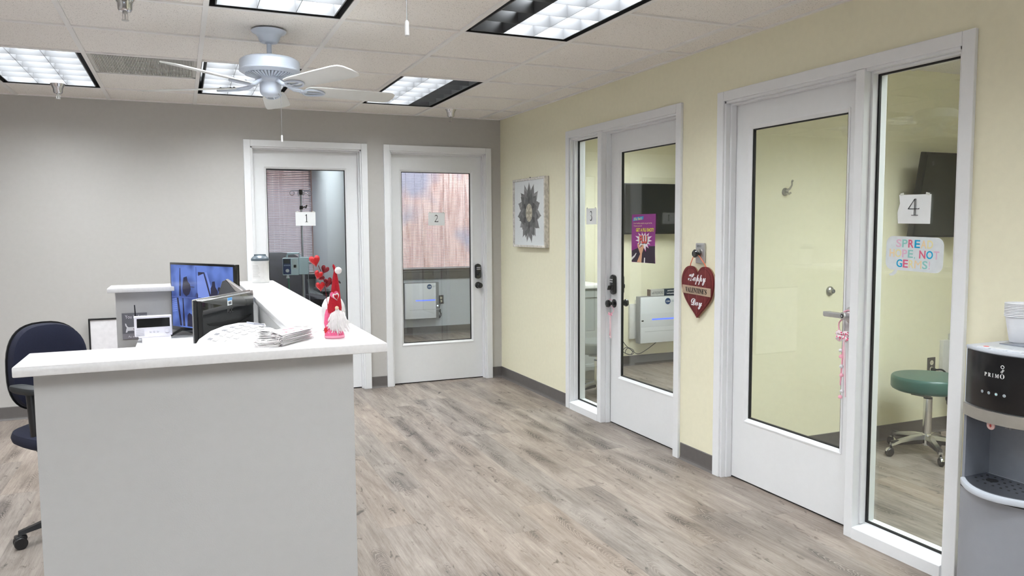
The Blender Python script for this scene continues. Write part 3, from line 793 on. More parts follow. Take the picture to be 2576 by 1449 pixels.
# television showing camera views ----------------------------------
def screen_thing(name, label, cat, p_left, direction, wd, ht, z0, thick=.03, bez=.012, bot=.025, screen=None):
    """flat screen whose face looks to the -normal side; local x runs p_left -> right along direction"""
    d = Vector(direction).normalized(); rz = math.atan2(d.y, d.x)
    t = thing(name, label, cat, (p_left[0], p_left[1], z0), rz)
    m = MB(); m.box(0, wd, 0, thick, 0, ht, .004)
    m.build('casing', M_BLACKGLOSS, t, world=False)
    m = MB(); m.box(bez, wd-bez, -.0015, .001, bot, ht-bez); sc_ = m.build('screen', screen or M_BLACKGLOSS, t, world=False, smooth=False)
    return t, sc_
M_CCTV = P('camera_view_blue', (.02, .03, .07), .12, emit=(.09, .155, .52), estr=1.0, noise=0)
def cctv_mat():
    nt, n, l, b = nodes_of(M_CCTV)
    tc = n.new('ShaderNodeTexCoord'); nz = n.new('ShaderNodeTexNoise'); nz.inputs['Scale'].default_value = 7; nz.inputs['Detail'].default_value = 1.5
    l.new(tc.outputs['Object'], nz.inputs['Vector'])
    rp = n.new('ShaderNodeValToRGB'); e = rp.color_ramp.elements
    e[0].position = .36; e[0].color = (.02, .04, .17, 1); e[1].position = .62; e[1].color = (.11, .19, .56, 1)
    l.new(nz.outputs['Fac'], rp.inputs['Fac']); l.new(rp.outputs[0], b.inputs['Emission Color'])
cctv_mat()
tvd = Vector((.50, -.866, 0))
tv, scr = screen_thing('television', 'black flat television on splayed feet showing blue camera views of rooms', 'television', (-2.857, -1.42), tvd, .70, .430, .792, .035, .014, .026, M_CCTV)
DK = P('camera_view_dark', (.01, .01, .02), .15, emit=(.012, .012, .035), estr=1.0, noise=0)
PL = P('camera_view_pale', (.02, .03, .06), .15, emit=(.17, .25, .66), estr=1.0, noise=0)
MD = P('camera_view_mid', (.02, .03, .06), .15, emit=(.06, .09, .30), estr=1.0, noise=0)
def scr_poly(name, pts, mat, dep=.0004):
    # pts in fractions of the screen, x left->right, y bottom->top
    q = MB(); X0, X1, Z0, Z1 = .014, .686, .026, .416
    q.prism([(X0+p[0]*(X1-X0), Z0+p[1]*(Z1-Z0)) for p in pts], 'y', -.0015-dep, -.0010)
    return q.build(name, mat, scr, world=False, smooth=False)
cx_ = lambda cx, cy, rx, ry, n=14: [(cx+rx*math.cos(2*PI*i/n), cy+ry*math.sin(2*PI*i/n)) for i in range(n)]
scr_poly('picture_wall', [(.44, .50), (.64, .50), (.555, .90), (.44, .84)], PL)
scr_poly('picture_edge', [(.46, .90), (.56, .90), (.665, .50), (.640, .50), (.548, .88), (.46, .84)], DK, .0006)
scr_poly('picture_edge', [(.575, .90), (.60, .90), (.69, .56), (.68, .50), (.66, .52)], PL, .0006)
scr_poly('picture_chair', [(.19, .62), (.20, .70), (.215, .80), (.27, .82), (.285, .74), (.32, .70), (.33, .62), (.30, .54), (.25, .50), (.20, .55)], DK, .0007)
scr_poly('picture_chair', [(.65, .50), (.655, .66), (.675, .70), (.68, .76), (.72, .77), (.73, .68), (.765, .62), (.76, .50)], DK, .0007)
scr_poly('picture_pole', [(.155, .95), (.165, .95), (.160, .50), (.13, .50)], DK, .0005)
scr_poly('picture_shelf', [(.28, .655), (.39, .650), (.39, .66), (.28, .668)], DK, .0008)
scr_poly('picture_stool', cx_(.785, .65, .022, .035), DK, .0008)
scr_poly('picture_person', cx_(.43, .53, .018, .045), DK, .0008)
scr_poly('picture_divider', [(0, .475), (1, .475), (1, .492), (0, .492)], MD, .0009)
scr_poly('picture_divider', [(.425, 0), (.432, 0), (.432, .98), (.425, .98)], MD, .0009)
scr_poly('picture_post', [(.085, .47), (.115, .47), (.16, .02), (.13, .02)], DK)
scr_poly('picture_post', [(.185, .47), (.20, .47), (.215, .02), (.18, .02)], DK)
for i in range(7): scr_poly('picture_slat', [(.01, .44-.032*i), (.085, .455-.032*i), (.088, .445-.032*i), (.01, .428-.032*i)], PL, .0005)
scr_poly('picture_chair', [(.25, .02), (.26, .20), (.29, .24), (.33, .22), (.36, .08), (.38, .02)], DK)
for xx, f in ((.10, 1), (.59, 1)):
    m = MB(); m.tube([(xx, .017, .012), (xx-.01, -.09, -.037)], [.011, .006], 8); m.build('foot', M_BLACKGLOSS, tv, world=False)
    m = MB(); m.tube([(xx, .017, .012), (xx-.01, .12, -.037)], [.011, .006], 8); m.build('foot', M_BLACKGLOSS, tv, world=False)

# monitor seen from behind
ad = Vector((.49, .87, 0)).normalized()
mt = thing('monitor', 'gloss black computer monitor seen from behind with a sticker on its back', 'monitor', (-2.712, -3.020, .752), math.atan2(ad.y, ad.x))
m = MB(); m.box(-.004, .575, .018, .036, .045, .355, .004)
m.prism([(.0, .05), (.52, .05), (.52, .350), (.0, .350)], 'y', -.006, .020, .004); m.build('rear_casing', M_BLACKGLOSS, mt, world=False)
m = MB(); m.box(-.006, .579, .036, .042, .040, .358, .002); m.build('front_bezel', P('silver_edge', (.45, .45, .46), .25, metal=.8), mt, world=False)
m = MB(); m.prism([(.0, .349), (.52, .349), (.52, .284), (.40, .289), (.20, .312), (.0, .346)], 'y', -.0075, .0, .001); m.build('top_band', P('gloss_grey_band', (.085, .088, .085), .12, coat=.5), mt, world=False)
m = MB(); m.prism([(.03, .246), (.06, .232), (.20, .212), (.34, .214), (.46, .228), (.495, .240), (.36, .238), (.20, .240)], 'y', -.0085, -.003, .001); m.build('vent_groove', P('matte_black_vent', (.004, .004, .004), .8), mt, world=False)
m = MB(); m.box(.0, .52, -.007, .034, .3495, .353, .001); m.build('top_edge', P('silver_edge', (.45, .45, .46), .25, metal=.8), mt, world=False)
m = MB(); m.box(.235, .280, -.0092, -.006, .308, .345); lb = m.build('sticker', M_PAPER, mt, world=False, smooth=False)
m = MB(); m.box(.235, .280, -.0098, -.009, .331, .345); m.build('sticker_band', P('label_blue', (.10, .35, .75), .5), lb, world=False, smooth=False)
m = MB(); m.box(.243, .272, -.0098, -.009, .313, .326); m.build('sticker_code', P('label_dark', (.12, .12, .13), .6), lb, world=False, smooth=False)
text('lettering', 'AOC', .04, P('embossed_grey', (.055, .055, .055), .35), mt, worldm(mt) @ frame_m((.262, -.0068, .282), (1, 0, 0), (0, 0, 1)), .002, width=.062)
m = MB(); m.box(.20, .33, .01, .05, .0, .09, .004); m.box(.14, .39, -.06, .14, .0, .014, .005); m.build('stand', M_BLACK, mt, world=False)
m3 = thing('webcam_mount', 'dark grey angular holder sticking up behind the gloss black monitor', 'holder', (-2.590, -2.26, .752), R(-20))
m = MB(); m.prism([(.0, .0), (.09, .0), (.082, .335), (.028, .400), (.010, .392), (-.022, .30)], 'y', -.02, .02, .004); m.build('body', P('charcoal_plastic', (.06, .06, .065), .35), m3, world=False)
m = MB(); m.prism([(.030, .403), (.112, .345), (.125, .325), (.080, .338)], 'y', -.022, .024, .002); m.build('arm', P('warm_grey_metal', (.42, .40, .39), .35, metal=.5), m3, world=False)

# radio-like device with display, on a slanted stand
M_LAV = P('lavender_white_plastic', (.78, .76, .82), .4, noise=.01)
rd = thing('alarm_receiver', 'white desktop device with wide black display and short black antenna', 'receiver', (-2.955, -1.62, .752), R(4))
m = MB(); m.prism([(-.03, .035), (.05, .035), (.05, .150), (.012, .156), (-.002, .150), (-.010, .080)], 'x', -.108, .100, .004); m.build('body', M_LAV, rd, world=False)
def on_face(pts, t0, t1, m_):   # the display face runs (y,z) (-.010,.080) -> (-.002,.150)
    o = Vector((0, -.010, .080)); u_ = Vector((0, .008, .070)).normalized(); n_ = Vector((0, -u_.z, u_.y)); res = []
    q = MB(); A = []; Bv = []
    for p in pts:
        b_ = o + Vector((p[0], 0, 0)) + u_*p[1]
        A.append(q.bm.verts.new(b_+n_*t0)); Bv.append(q.bm.verts.new(b_+n_*t1))
    fs = [q.bm.faces.new(A), q.bm.faces.new(Bv)]
    for i in range(len(A)): fs.append(q.bm.faces.new((A[i], A[(i+1) % len(A)], Bv[(i+1) % len(A)], Bv[i])))
    bmesh.ops.recalc_face_normals(q.bm, faces=fs); return q
on_face([(-.094, .006), (.088, .006), (.088, .060), (-.094, .060)], -.001, .0015, None).build('display', M_BLACKGLOSS, rd, world=False, smooth=False)
for i, xx in enumerate((-.02, .0, .02)):
    m = MB(); m.lathe([(.0065, 0), (.0065, .003), (.005, .004), (0, .004)], (xx, -.019, .060), 14, Matrix.Rotation(R(65), 3, 'X')); m.build('button', P('pale_grey_button', (.62, .61, .66), .4), rd, world=False)
m = MB(); m.lathe([(.014, 0), (.014, .004), (.010, .006), (0, .006)], (.072, -.019, .060), 20, Matrix.Rotation(R(65), 3, 'X')); m.build('dial', P('pale_grey_button', (.62, .61, .66), .4), rd, world=False)
m = MB()
for i in range(8): m.box(-.10, -.055, -.0305+i*.0024, -.0275+i*.0024, .038+i*.0050, .0395+i*.0050)
m.build('speaker_slots', P('slot_grey', (.45, .44, .48), .6), rd, world=False, smooth=False)
m = MB(); m.cyl((-.098, .03, .15), (-.101, .03, .222), .0045, .0032, 10); m.build('antenna', M_BLACK, rd, world=False)
m = MB(); m.prism([(-.075, .0), (.055, .0), (.055, .028), (-.045, .034)], 'x', -.07, .09, .001); m.box(-.088, .085, -.05, .055, .027, .035, .002); m.build('stand', M_LAV, rd, world=False)

# sign with dachshund, taped to the inside of the desk's back panel
sg = thing('wall_sign', 'small grey sign with white long dog and brush lettering behind the desk device', 'sign', (-3.07, -1.383, .80))
m = MB(); m.box(-3.143, -3.0, -1.388, -1.381, .742, .905); m.build('board', P('slate_grey_print', (.155, .155, .175), .7), sg, smooth=False)
m = MB(); m.box(-3.143, -3.0, -1.3892, -1.387, .742, .776); m.build('lower_band', P('mid_grey_print', (.27, .26, .29), .7), sg, smooth=False)
WHT = P('white_print', (.80, .80, .84), .7, noise=0)
text('lettering', 'You had me', .03, WHT, sg, frame_m((-3.068, -1.3898, .883), (1, 0, 0), (0, 0, 1)), width=.115, height=.022)
text('lettering', 'At woof', .03, WHT, sg, frame_m((-3.078, -1.3898, .758), (1, 0, 0), (0, 0, 1)), width=.068, height=.014)
m = MB()
m.prism([(-3.125, .784), (-3.117, .784), (-3.112, .794), (-3.060, .795), (-3.052, .784), (-3.040, .784), (-3.042, .795), (-3.030, .806), (-3.022, .820), (-3.034, .832), (-3.052, .828), (-3.060, .818), (-3.108, .817), (-3.116, .824), (-3.121, .840), (-3.127, .841), (-3.125, .826), (-3.118, .815), (-3.122, .800)], 'y', -1.3895, -1.388)
m.build('dog_picture', WHT, sg, smooth=False)
m = MB(); m.prism([(-3.076+p[0]*.010, .803+p[1]*.010) for p in heart_pts(1, 1, 20)], 'y', -1.3902, -1.3894); m.build('heart_picture', P('dark_red_print', (.10, .015, .02), .7), sg, smooth=False)

# papers
for i, (x, y, rz, lab) in enumerate(((-2.86, -2.02, .25, 'white sheets of paper on the desk before the television'), (-2.80, -1.88, -.12, 'upper white sheet of paper on the desk before the television'))):
    m = MB()
    for k in range(3): m.obox((x+.004*k, y-.003*k, .757+.004*k+.010*i), (.216, .28, .0024), (0, 0, rz+.04*k))
    tag(m.build('paper_stack', M_PAPER, smooth=False), lab, 'paper')

# fax machine / desk phone on the raised tray behind the front arm of the counter
fx = thing('fax_phone', 'white desk fax phone with keypad and grey display behind the counter front', 'fax phone', (-2.60, -3.42, .752))
m = MB()
FL = [(-2.762, -3.66, .975), (-2.735, -3.60, 1.008), (-2.690, -3.51, 1.026), (-2.635, -3.43, 1.035), (-2.575, -3.35, 1.035), (-2.535, -3.29, 1.027), (-2.509, -3.26, 1.015)]
def fax_top(u, v):       # u: near-left -> far-right along the device, v: across towards the counter
    t_ = max(0, min(.9999, u))*(len(FL)-1); k_ = int(t_); w_ = t_-k_
    a_, b_ = FL[k_], FL[k_+1]
    p_ = [a_[c]*(1-w_)+b_[c]*w_ for c in range(3)]
    return Vector((p_[0]+.150*v, p_[1]-.165*v, p_[2]-.012*v-.030*v*v*u))
n1, n2 = 24, 8
V = [[m.bm.verts.new(fax_top(i/n1, j/n2)) for j in range(n2+1)] for i in range(n1+1)]
for i in range(n1):
    for j in range(n2): m.bm.faces.new((V[i][j], V[i+1][j], V[i+1][j+1], V[i][j+1]))
bd = [V[i][0] for i in range(n1+1)] + [V[n1][j] for j in range(1, n2+1)] + [V[i][n2] for i in range(n1-1, -1, -1)] + [V[0][j] for j in range(n2-1, 0, -1)]
bt = [m.bm.verts.new((v.co.x, v.co.y, .752)) for v in bd]
for i in range(len(bd)):
    j = (i+1) % len(bd); m.bm.faces.new((bd[i], bd[j], bt[j], bt[i]))
m.bm.faces.new(bt); bmesh.ops.recalc_face_normals(m.bm, faces=m.bm.faces[:])
m.build('body', P('fax_white', (.62, .62, .61), .4, noise=.01), fx)
def fax_patch(name, u0, u1, v0, v1, h, mat, bev=.001):
    q = MB(); a = fax_top(u0, v0); b_ = fax_top(u1, v0); c = fax_top(u1, v1); d = fax_top(u0, v1)
    nrm = ((b_-a).cross(d-a)).normalized(); nrm = nrm if nrm.z > 0 else -nrm
    lo = [q.bm.verts.new(p-nrm*.004) for p in (a, b_, c, d)]; hi = [q.bm.verts.new(p+nrm*h) for p in (a, b_, c, d)]
    fs = [q.bm.faces.new(lo), q.bm.faces.new(hi)]
    for i in range(4): fs.append(q.bm.faces.new((lo[i], lo[(i+1) % 4], hi[(i+1) % 4], hi[i])))
    bmesh.ops.recalc_face_normals(q.bm, faces=fs)
    return q.build(name, mat, fx, smooth=False)
KEY = P('key_pale', (.42, .42, .42), .4); KL = P('key_print', (.16, .16, .17), .6)
for i in range(5):
    for j in range(3):
        u_ = .17+.10*i; v_ = .30+.16*j
        k_ = fax_patch('key', u_, u_+.055, v_, v_+.085, .003, KEY)
    fax_patch('key_label', .18+.10*i, .215+.10*i, .16, .25, .0012, KL)
fax_patch('display', .72, .97, .12, .30, .008, P('display_grey', (.34, .35, .40), .3))
fax_patch('badge', .74, .88, .48, .56, .002, KL)
fax_patch('fax_key', .66, .69, .50, .58, .003, KL)
m = MB(); m.obox((-2.483, -3.78, 1.0), (.035, .17, .024), (0, 0, R(-30)), .010, 3); m.build('handset', P('fax_white', (.80, .80, .80), .35), fx)
m = MB()
m.prism([(-3.26, .76), (-2.99, .76), (-2.99, .965), (-3.04, .990), (-3.11, .998), (-3.19, .985), (-3.25, .94)], 'x', -2.462, -2.446, .003); m.build('paper_tray', P('tray_grey_white', (.72, .72, .73), .4), fx)

# ------------------------------------------------------------------ things on the counter
cn = thing('wipes_canister', 'white wipes canister with dark blue-grey lid at the far corner of the counter', 'canister', (-2.302, -1.345, CT))
m = MB(); m.lathe([(.054, 0), (.057, .003), (.057, .020), (.055, .024), (.055, .138), (.057, .141), (.057, .146), (.050, .150)], seg=40); m.build('body', P('canister_white', (.78, .775, .76), .4), cn, world=False)
m = MB(); m.lathe([(.0575, .146), (.059, .149), (.059, .158), (.054, .166), (.040, .178), (.030, .182), (.012, .184), (.010, .190), (0, .190)], seg=40)
m.box(-.038, .038, -.012, .012, .170, .190, .004); m.build('lid', P('lid_blue_grey', (.085, .11, .13), .3), cn, world=False)
m = MB()
def arc_label(m, r, a0, a1, z0, z1, n=20):
    for i in range(n):
        p, q = a0+(a1-a0)*i/n, a0+(a1-a0)*(i+1)/n
        vs = [m.bm.verts.new((r*math.cos(a), r*math.sin(a), z)) for a, z in ((p, z0), (q, z0), (q, z1), (p, z1))]; m.bm.faces.new(vs)
arc_label(m, .0556, R(-165), R(-70), .028, .128); m.build('label', P('label_offwhite', (.74, .73, .71), .5), cn, world=False)
m = MB()
for i in range(11): arc_label(m, .0559, R(-155), R(-100+random.randint(-14, 6)), .040+i*.0075, .0418+i*.0075, 12)
m.build('label_text', P('label_grey_text', (.42, .41, .40), .6), cn, world=False)

bt_ = thing('sanitizer_bottle', 'domed white pump bottle with black nozzle standing behind the gnome', 'bottle', (-2.300, -4.03, CT))
m = MB(); m.lathe([(.036, 0), (.040, .003), (.041, .010), (.041, .072), (.0385, .090), (.030, .108), (.018, .117), (.012, .119), (.012, .128)], seg=36); m.build('body', P('soap_bottle_white', (.76, .75, .755), .3), bt_, world=False)
m = MB(); m.lathe([(.014, .126), (.014, .140), (.006, .142), (.004, .160), (.008, .162), (.008, .168), (0, .169)], seg=20); m.build('pump_collar', M_BLACK, bt_, world=False)
m = MB(); m.tube([(-.01, 0, .169), (.012, -.004, .172), (.022, -.006, .170), (.027, -.008, .165)], [.006, .0055, .0045, .0035], 10); m.build('nozzle', M_BLACKGLOSS, bt_, world=False)
m = MB(); arc_label(m, .0415, R(-85), R(-5), .020, .070); m.build('label', P('label_offwhite', (.74, .73, .71), .5), bt_, world=False)
m = MB()
for z, a0, a1 in ((.065, -30, -12), (.052, -28, -10), (.044, -30, -14), (.030, -60, -30)): arc_label(m, .0418, R(a0), R(a1), z, z+.0025, 8)
m.build('label_text', P('label_grey_text', (.42, .41, .40), .6), bt_, world=False)

# gnome --------------------------------------------------------------
GN = .0013
gn = thing('gnome_figure', 'felt gnome with tall red hat, white beard and pink boot on the counter', 'figurine', (-2.335, -4.225, CT), -.404)
B = lambda name, m, mat: m.build(name, mat, gn, world=False)
M_RED = P('red_felt', (.42, .008, .020), .95, noise=.15, scale=200, bump=.3, bscale=600)
M_PINK = P('pink_felt', (.78, .13, .27), .95, noise=.1, scale=200, bump=.3, bscale=600)
M_LPINK = P('light_pink_felt', (.85, .33, .45), .9, noise=.1)
M_WOOL = P('white_wool', (.86, .82, .82), .95, noise=.05, scale=100)
m = MB()
for (cx, cz, rx, ry, rz_) in (): pass
pad(m, .031, .026, 2.4, [(0, .86), (.003, .97), (.010, 1.0), (.020, .93), (.034, .72), (.052, .55), (.075, .42)], 'z', off=(.002, 0, 0)); B('boot', m, M_PINK)
m = MB(); pad(m, .033, .028, 2.2, [(0, .9), (.003, 1.0), (.007, 1.0), (.010, .93)], 'z', off=(.003, 0, 0)); B('boot_trim', m, M_LPINK)
m = MB()
for i in range(5): m.ell((-.010+.009*i, -.0235-.001*abs(i-2), .020+.0015*math.sin(i)), (.0016, .0012, .0016), 8, 6)
B('beads', m, M_WOOL)
m = MB(); m.tube([(-.014, -.006, .028), (-.019, -.008, .05), (-.016, -.006, .075), (-.012, 0, .09)], [.010, .010, .011, .012], 12); B('sleeve', m, M_PINK)
# hat: leaning cone
m = MB(); rings = []
for (v_, c_, h_) in ((794, 845, 17.5), (778, 847, 17.5), (760, 848, 14.5), (735, 850, 10.5), (711, 850, 7.6), (697, 850, 5.0), (688, 850, 3.0), (676, 847, 3.4), (671, 846, .8)):
    z = (857-v_)*GN; x = (c_-843)*GN; r_ = h_*GN
    rings.append([m.bm.verts.new((x+r_*math.cos(2*PI*i/24), r_*.9*math.sin(2*PI*i/24), z+(-.004*math.cos(2*PI*i/24) if v_ > 770 else 0))) for i in range(24)])
for A, Bq in zip(rings, rings[1:]):
    for i in range(24): m.bm.faces.new((A[i], A[(i+1) % 24], Bq[(i+1) % 24], Bq[i]))
m.bm.faces.new(rings[0]); m.bm.faces.new(rings[-1]); bmesh.ops.recalc_face_normals(m.bm, faces=m.bm.faces[:]); B('hat', m, M_RED)
m = MB(); m.ell((.020, -.002, .221), (.0115, .0115, .0115), 16, 10); B('pompom', m, M_WOOL)
m = MB(); m.ell((.018, -.026, .101), (.0062, .0062, .0062), 16, 10); B('nose', m, P('pale_wood_bead', (.78, .60, .42), .45))
rnd = random.Random(3)
m = MB()
for i in range(190):
    a = rnd.uniform(-1, 1); d = rnd.uniform(0, 1)
    x0_ = .017+.021*a*(.4+.6*d); y0_ = -.017+.010*abs(a)-.006*d; z0_ = .098-.02*d*rnd.random()-.012*abs(a)
    L_ = rnd.uniform(.040, .074)*(1-.25*abs(a)); spread = a*rnd.uniform(.008, .024)+.008
    pts = []
    for k in range(6):
        t_ = k/5
        pts.append((x0_+spread*t_+.0025*math.sin(5*t_+i), y0_-.012*math.sin(PI*t_)-.004*t_+.002*math.cos(4*t_+i), z0_-L_*t_))
    m.tube(pts, [.0022, .0034, .0036, .0030, .0020, .0005], 5)
B('beard', m, M_WOOL)
def flat_heart(m, c, w_, h_, th, rot):
    q = MB(); q.prism(heart_pts(w_, h_, 28), 'y', -th/2, th/2, th*.3)
    q.xf(Matrix.Translation(Vector(c)) @ rot.to_4x4())
    me = bpy.data.meshes.new('t'); q.bm.to_mesh(me); q.bm.free(); m.bm.from_mesh(me); bpy.data.meshes.remove(me)
ry = lambda a, b=0: Matrix.Rotation(R(a), 3, 'Y') @ Matrix.Rotation(R(b), 3, 'Z')
m = MB(); flat_heart(m, (.010, -.017, .139), .028, .030, .003, ry(-14, 20)); B('hat_heart', m, M_PINK)
m = MB(); flat_heart(m, (.015, -.0195, .136), .021, .025, .003, ry(-14, 20)); B('hat_heart_trim', m, M_WOOL)
m = MB(); flat_heart(m, (.0165, -.0215, .135), .013, .019, .003, ry(-14, 20)); B('hat_heart_center', m, M_RED)
m = MB(); m.tube([(-.014, -.012, .052), (-.010, -.020, .045), (-.004, -.021, .036), (.004, -.022, .028)], .0028, 8); m.tube([(-.012, -.016, .047), (-.018, -.018, .040)], .0026, 8); B('ribbon', m, M_WOOL)
m = MB(); flat_heart(m, (-.021, -.016, .025), .018, .020, .004, ry(30)); B('hand_heart', m, P('bright_red_felt', (.62, .02, .03), .8))
M_GLIT = P('red_glitter', (.60, .02, .025), .28, metal=.55, noise=.5, scale=900, bump=.8, bscale=1500)
M_LACE = P('dark_red_beads', (.20, .008, .016), .3, metal=.4, noise=.4, scale=500, bump=.6, bscale=900)
m = MB(); m.tube([(-.018, -.004, .06), (-.016, -.003, .10), (-.022, -.002, .15), (-.030, .0, .20), (-.045, .0, .238)], .0012, 6)
m.tube([(-.026, -.001, .18), (-.028, -.001, .215), (-.024, 0, .222)], .0008, 5); m.tube([(-.024, -.001, .165), (-.018, -.001, .178), (-.014, 0, .183)], .0008, 5)
B('pick_stem', m, P('dark_red_wire', (.16, .01, .015), .4))
for (u_, v_, w_, a_, mat_) in ((801, 664, 25, -12, M_GLIT), (808, 699, 20, 20, M_GLIT), (813, 728, 21, -5, M_GLIT), (823, 686, 19, 25, M_LACE), (833, 716, 18, -20, M_LACE), (828, 725, 12, 10, M_LACE), (813, 706, 15, 40, M_LACE)):
    q = MB(); hp = heart_pts(w_*GN*1.1, w_*GN*1.2, 30)
    for side in (-1, 1):
        c0 = q.bm.verts.new((0, side*.0095 if mat_ is M_GLIT else side*.004, 0)); r1 = [q.bm.verts.new((p[0]*.62, side*(.0078 if mat_ is M_GLIT else .0032), p[1]*.62)) for p in hp]; r2 = [q.bm.verts.new((p[0], 0, p[1])) for p in hp]
        for i in range(len(hp)):
            j = (i+1) % len(hp); q.bm.faces.new((c0, r1[i], r1[j])); q.bm.faces.new((r1[i], r2[i], r2[j], r1[j]))
    bmesh.ops.remove_doubles(q.bm, verts=q.bm.verts[:], dist=1e-5); bmesh.ops.recalc_face_normals(q.bm, faces=q.bm.faces[:])
    q.xf(Matrix.Translation(((u_-843)*GN, (.004 if mat_ is M_LACE else -.004), (857-v_)*GN)) @ Matrix.Rotation(R(a_), 4, 'Y'))
    B('glitter_heart' if mat_ is M_GLIT else 'beaded_heart', q, mat_)

# folded face masks ----------------------------------------------------
e1 = Vector((.61, .79, 0)).normalized()
M_MASK = P('mask_white', (.82, .80, .81), .9, noise=.03)
M_HRED = P('printed_red', (.62, .05, .09), .85); M_HPINK = P('printed_pink', (.85, .28, .40), .85)
def mask(i):
    t = thing('face_mask', '', 'face mask', (-2.512+.003*math.sin(i*2.1), -4.352+.004*math.cos(i*1.7), CT+.0012+.0040*i), math.atan2(e1.y, e1.x)+R(1.8*math.sin(i*1.3)), 'folded paper masks on the counter')
    def f(u_, v_):
        x = .178*u_; y = .092*v_
        z = .010*math.sin(PI*v_)*(.15+.85*(1-u_)**2)+.0005*math.sin(v_*6*PI)+.006*(1-u_)**3*v_*(i/9)
        return Vector((x, y, z))
    m = MB(); m.grid(f, 14, 18, .0009); m.build('panel', M_MASK, t, world=False)
    for s in (0, 1):
        m = MB(); xx = .178*s; sg_ = 1 if s else -1
        ex = .030+.006*((i*3) % 4)
        pts = [(xx, .010, .002), (xx+sg_*ex*.6, .004+.01*math.sin(i), .003), (xx+sg_*ex, .03, .002+.003*math.sin(i)), (xx+sg_*ex*.9, .062, .001), (xx+sg_*ex*.4, .088, .003), (xx, .084, .002)]
        sm = []
        for k in range(len(pts)-1):
            for j in range(4):
                w_ = j/4; sm.append(tuple(pts[k][c]*(1-w_)+pts[k+1][c]*w_ for c in range(3)))
        sm.append(pts[-1]); m.tube(sm, .0013, 6); m.build('ear_loop', M_WOOL, t, world=False)
    # printed hearts along the near edge and on top
    m = MB(); mp_ = MB()
    for k in range(7):
        q = m if k % 2 else mp_
        c = f(.16+.12*k, .14); hp = heart_pts(.016, .016, 16)
        vs = [q.bm.verts.new((c.x+p[0], c.y+p[1], f((c.x+p[0])/.178, max(0, (c.y+p[1])/.092)).z+.0011)) for p in hp]; q.bm.faces.new(vs)
        c = f(.20+.12*k, .55)
        vs = [q.bm.verts.new((c.x+p[0]*1.2, c.y+p[1]*1.2, f((c.x+p[0])/.178, (c.y+p[1])/.092).z+.0016)) for p in hp]; q.bm.faces.new(vs)
    m.build('printed_heart', M_HRED, t, world=False, smooth=False); mp_.build('printed_heart', M_HPINK, t, world=False, smooth=False)
    return t
for i in range(9):
    t = mask(i)
    t['label'] = ['lowest folded face mask of the pile left of the gnome', '', '', '', '', '', '', '', 'topmost heart-printed folded face mask of the pile left of the gnome'][i] or \
        'folded white mask %s of the pile left of the gnome' % ['', 'second from the bottom', 'third from the bottom', 'fourth from the bottom', 'in the middle', 'fourth from the top', 'third from the top', 'second from the top'][i]

# ------------------------------------------------------------------ signs on doors and walls
def glyph_strokes(ch):
    """hand-drawn old-style serif numerals: list of polygons in a 0..1 box (x to right, y up)"""
    def arcpoly(cx, cy, rx, ry, a0, a1, w0, w1, n=16):
        o, i_ = [], []
        for k in range(n+1):
            t_ = k/n; a = R(a0+(a1-a0)*t_); w_ = w0+(w1-w0)*math.sin(PI*t_)
            o.append((cx+(rx+w_/2)*math.cos(a), cy+(ry+w_/2)*math.sin(a))); i_.append((cx+(rx-w_/2)*math.cos(a), cy+(ry-w_/2)*math.sin(a)))
        return o+i_[::-1]
    if ch == '1': return [[(.44, 0), (.57, .0), (.57, 1.0), (.53, 1.0), (.44, .88)], [(.28, .80), (.44, .86), (.53, .96), (.53, 1.0), (.27, .86)], [(.26, 0), (.74, 0), (.74, .035), (.57, .06), (.44, .06), (.26, .035)]]
    if ch == '2': return [arcpoly(.42, .72, .22, .22, 170, -30, .03, .11), [(.55, .62), (.66, .66), (.60, .48), (.30, .10), (.18, .0), (.17, .06), (.50, .46)], [(.17, 0), (.76, 0), (.80, .18), (.76, .18), (.70, .10), (.17, .09)]]
    if ch == '3': return [arcpoly(.42, .76, .19, .20, 160, -60, .03, .10), arcpoly(.40, .28, .24, .26, 75, -140, .04, .13), [(.33, .51), (.52, .58), (.50, .52), (.36, .48)]]
    if ch == '4': return [[(.56, .03), (.61, .03), (.61, 1.0), (.56, .92)], [(.66, .03), (.70, .03), (.70, 1.0), (.61, 1.0), (.66, .94)], [(.02, .38), (.10, .38), (.62, 1.0), (.56, 1.0)], [(.02, .38), (.98, .38), (1.0, .45), (.96, .45), (.92, .42), (.08, .42)], [(.34, 0), (.92, 0), (.90, .035), (.36, .035)]]
def number_sign(parent_lab, ch, m, wd, ht, gx, gy, gw, gh, curl=0.0, tape=True):
    """paper sheet in the local XY plane of m, centre at origin"""
    t = thing('number_sign', parent_lab, 'sign', m.translation, 0, 'room number papers')
    q = MB()
    q.grid(lambda u_, v_: Vector((wd*(u_-.5)+curl*.010*max(0, 1-abs(v_-.70)/.30)*(1-u_)**3, ht*(v_-.5), .0015+curl*.006*math.sin(PI*v_)*(1-u_))), 10, 10, .0006)
    q.xf(m); q.build('sheet', M_PAPER, t)
    q = MB()
    for poly in glyph_strokes(ch):
        vs = [q.bm.verts.new((gx+gw*(p[0]-.5), gy+gh*(p[1]-.5), .0032+curl*.004)) for p in poly]
        q.bm.faces.new(vs)
    r_ = bmesh.ops.extrude_face_region(q.bm, geom=q.bm.faces[:]); bmesh.ops.translate(q.bm, vec=(0, 0, .0003), verts=[v for v in r_['geom'] if isinstance(v, bmesh.types.BMVert)])
    q.xf(m); q.build('numeral', M_INK, t, smooth=False)
    if tape:
        for sx in (-.40, .40):
            q = MB(); q.obox((wd*sx, ht*.5+.002, .003), (.018, .010, .0006), (0, 0, R(8 if sx < 0 else -14))); q.xf(m)
            q.build('tape', P('cloudy_tape', (.70, .72, .66), .3), t, smooth=False)
    return t
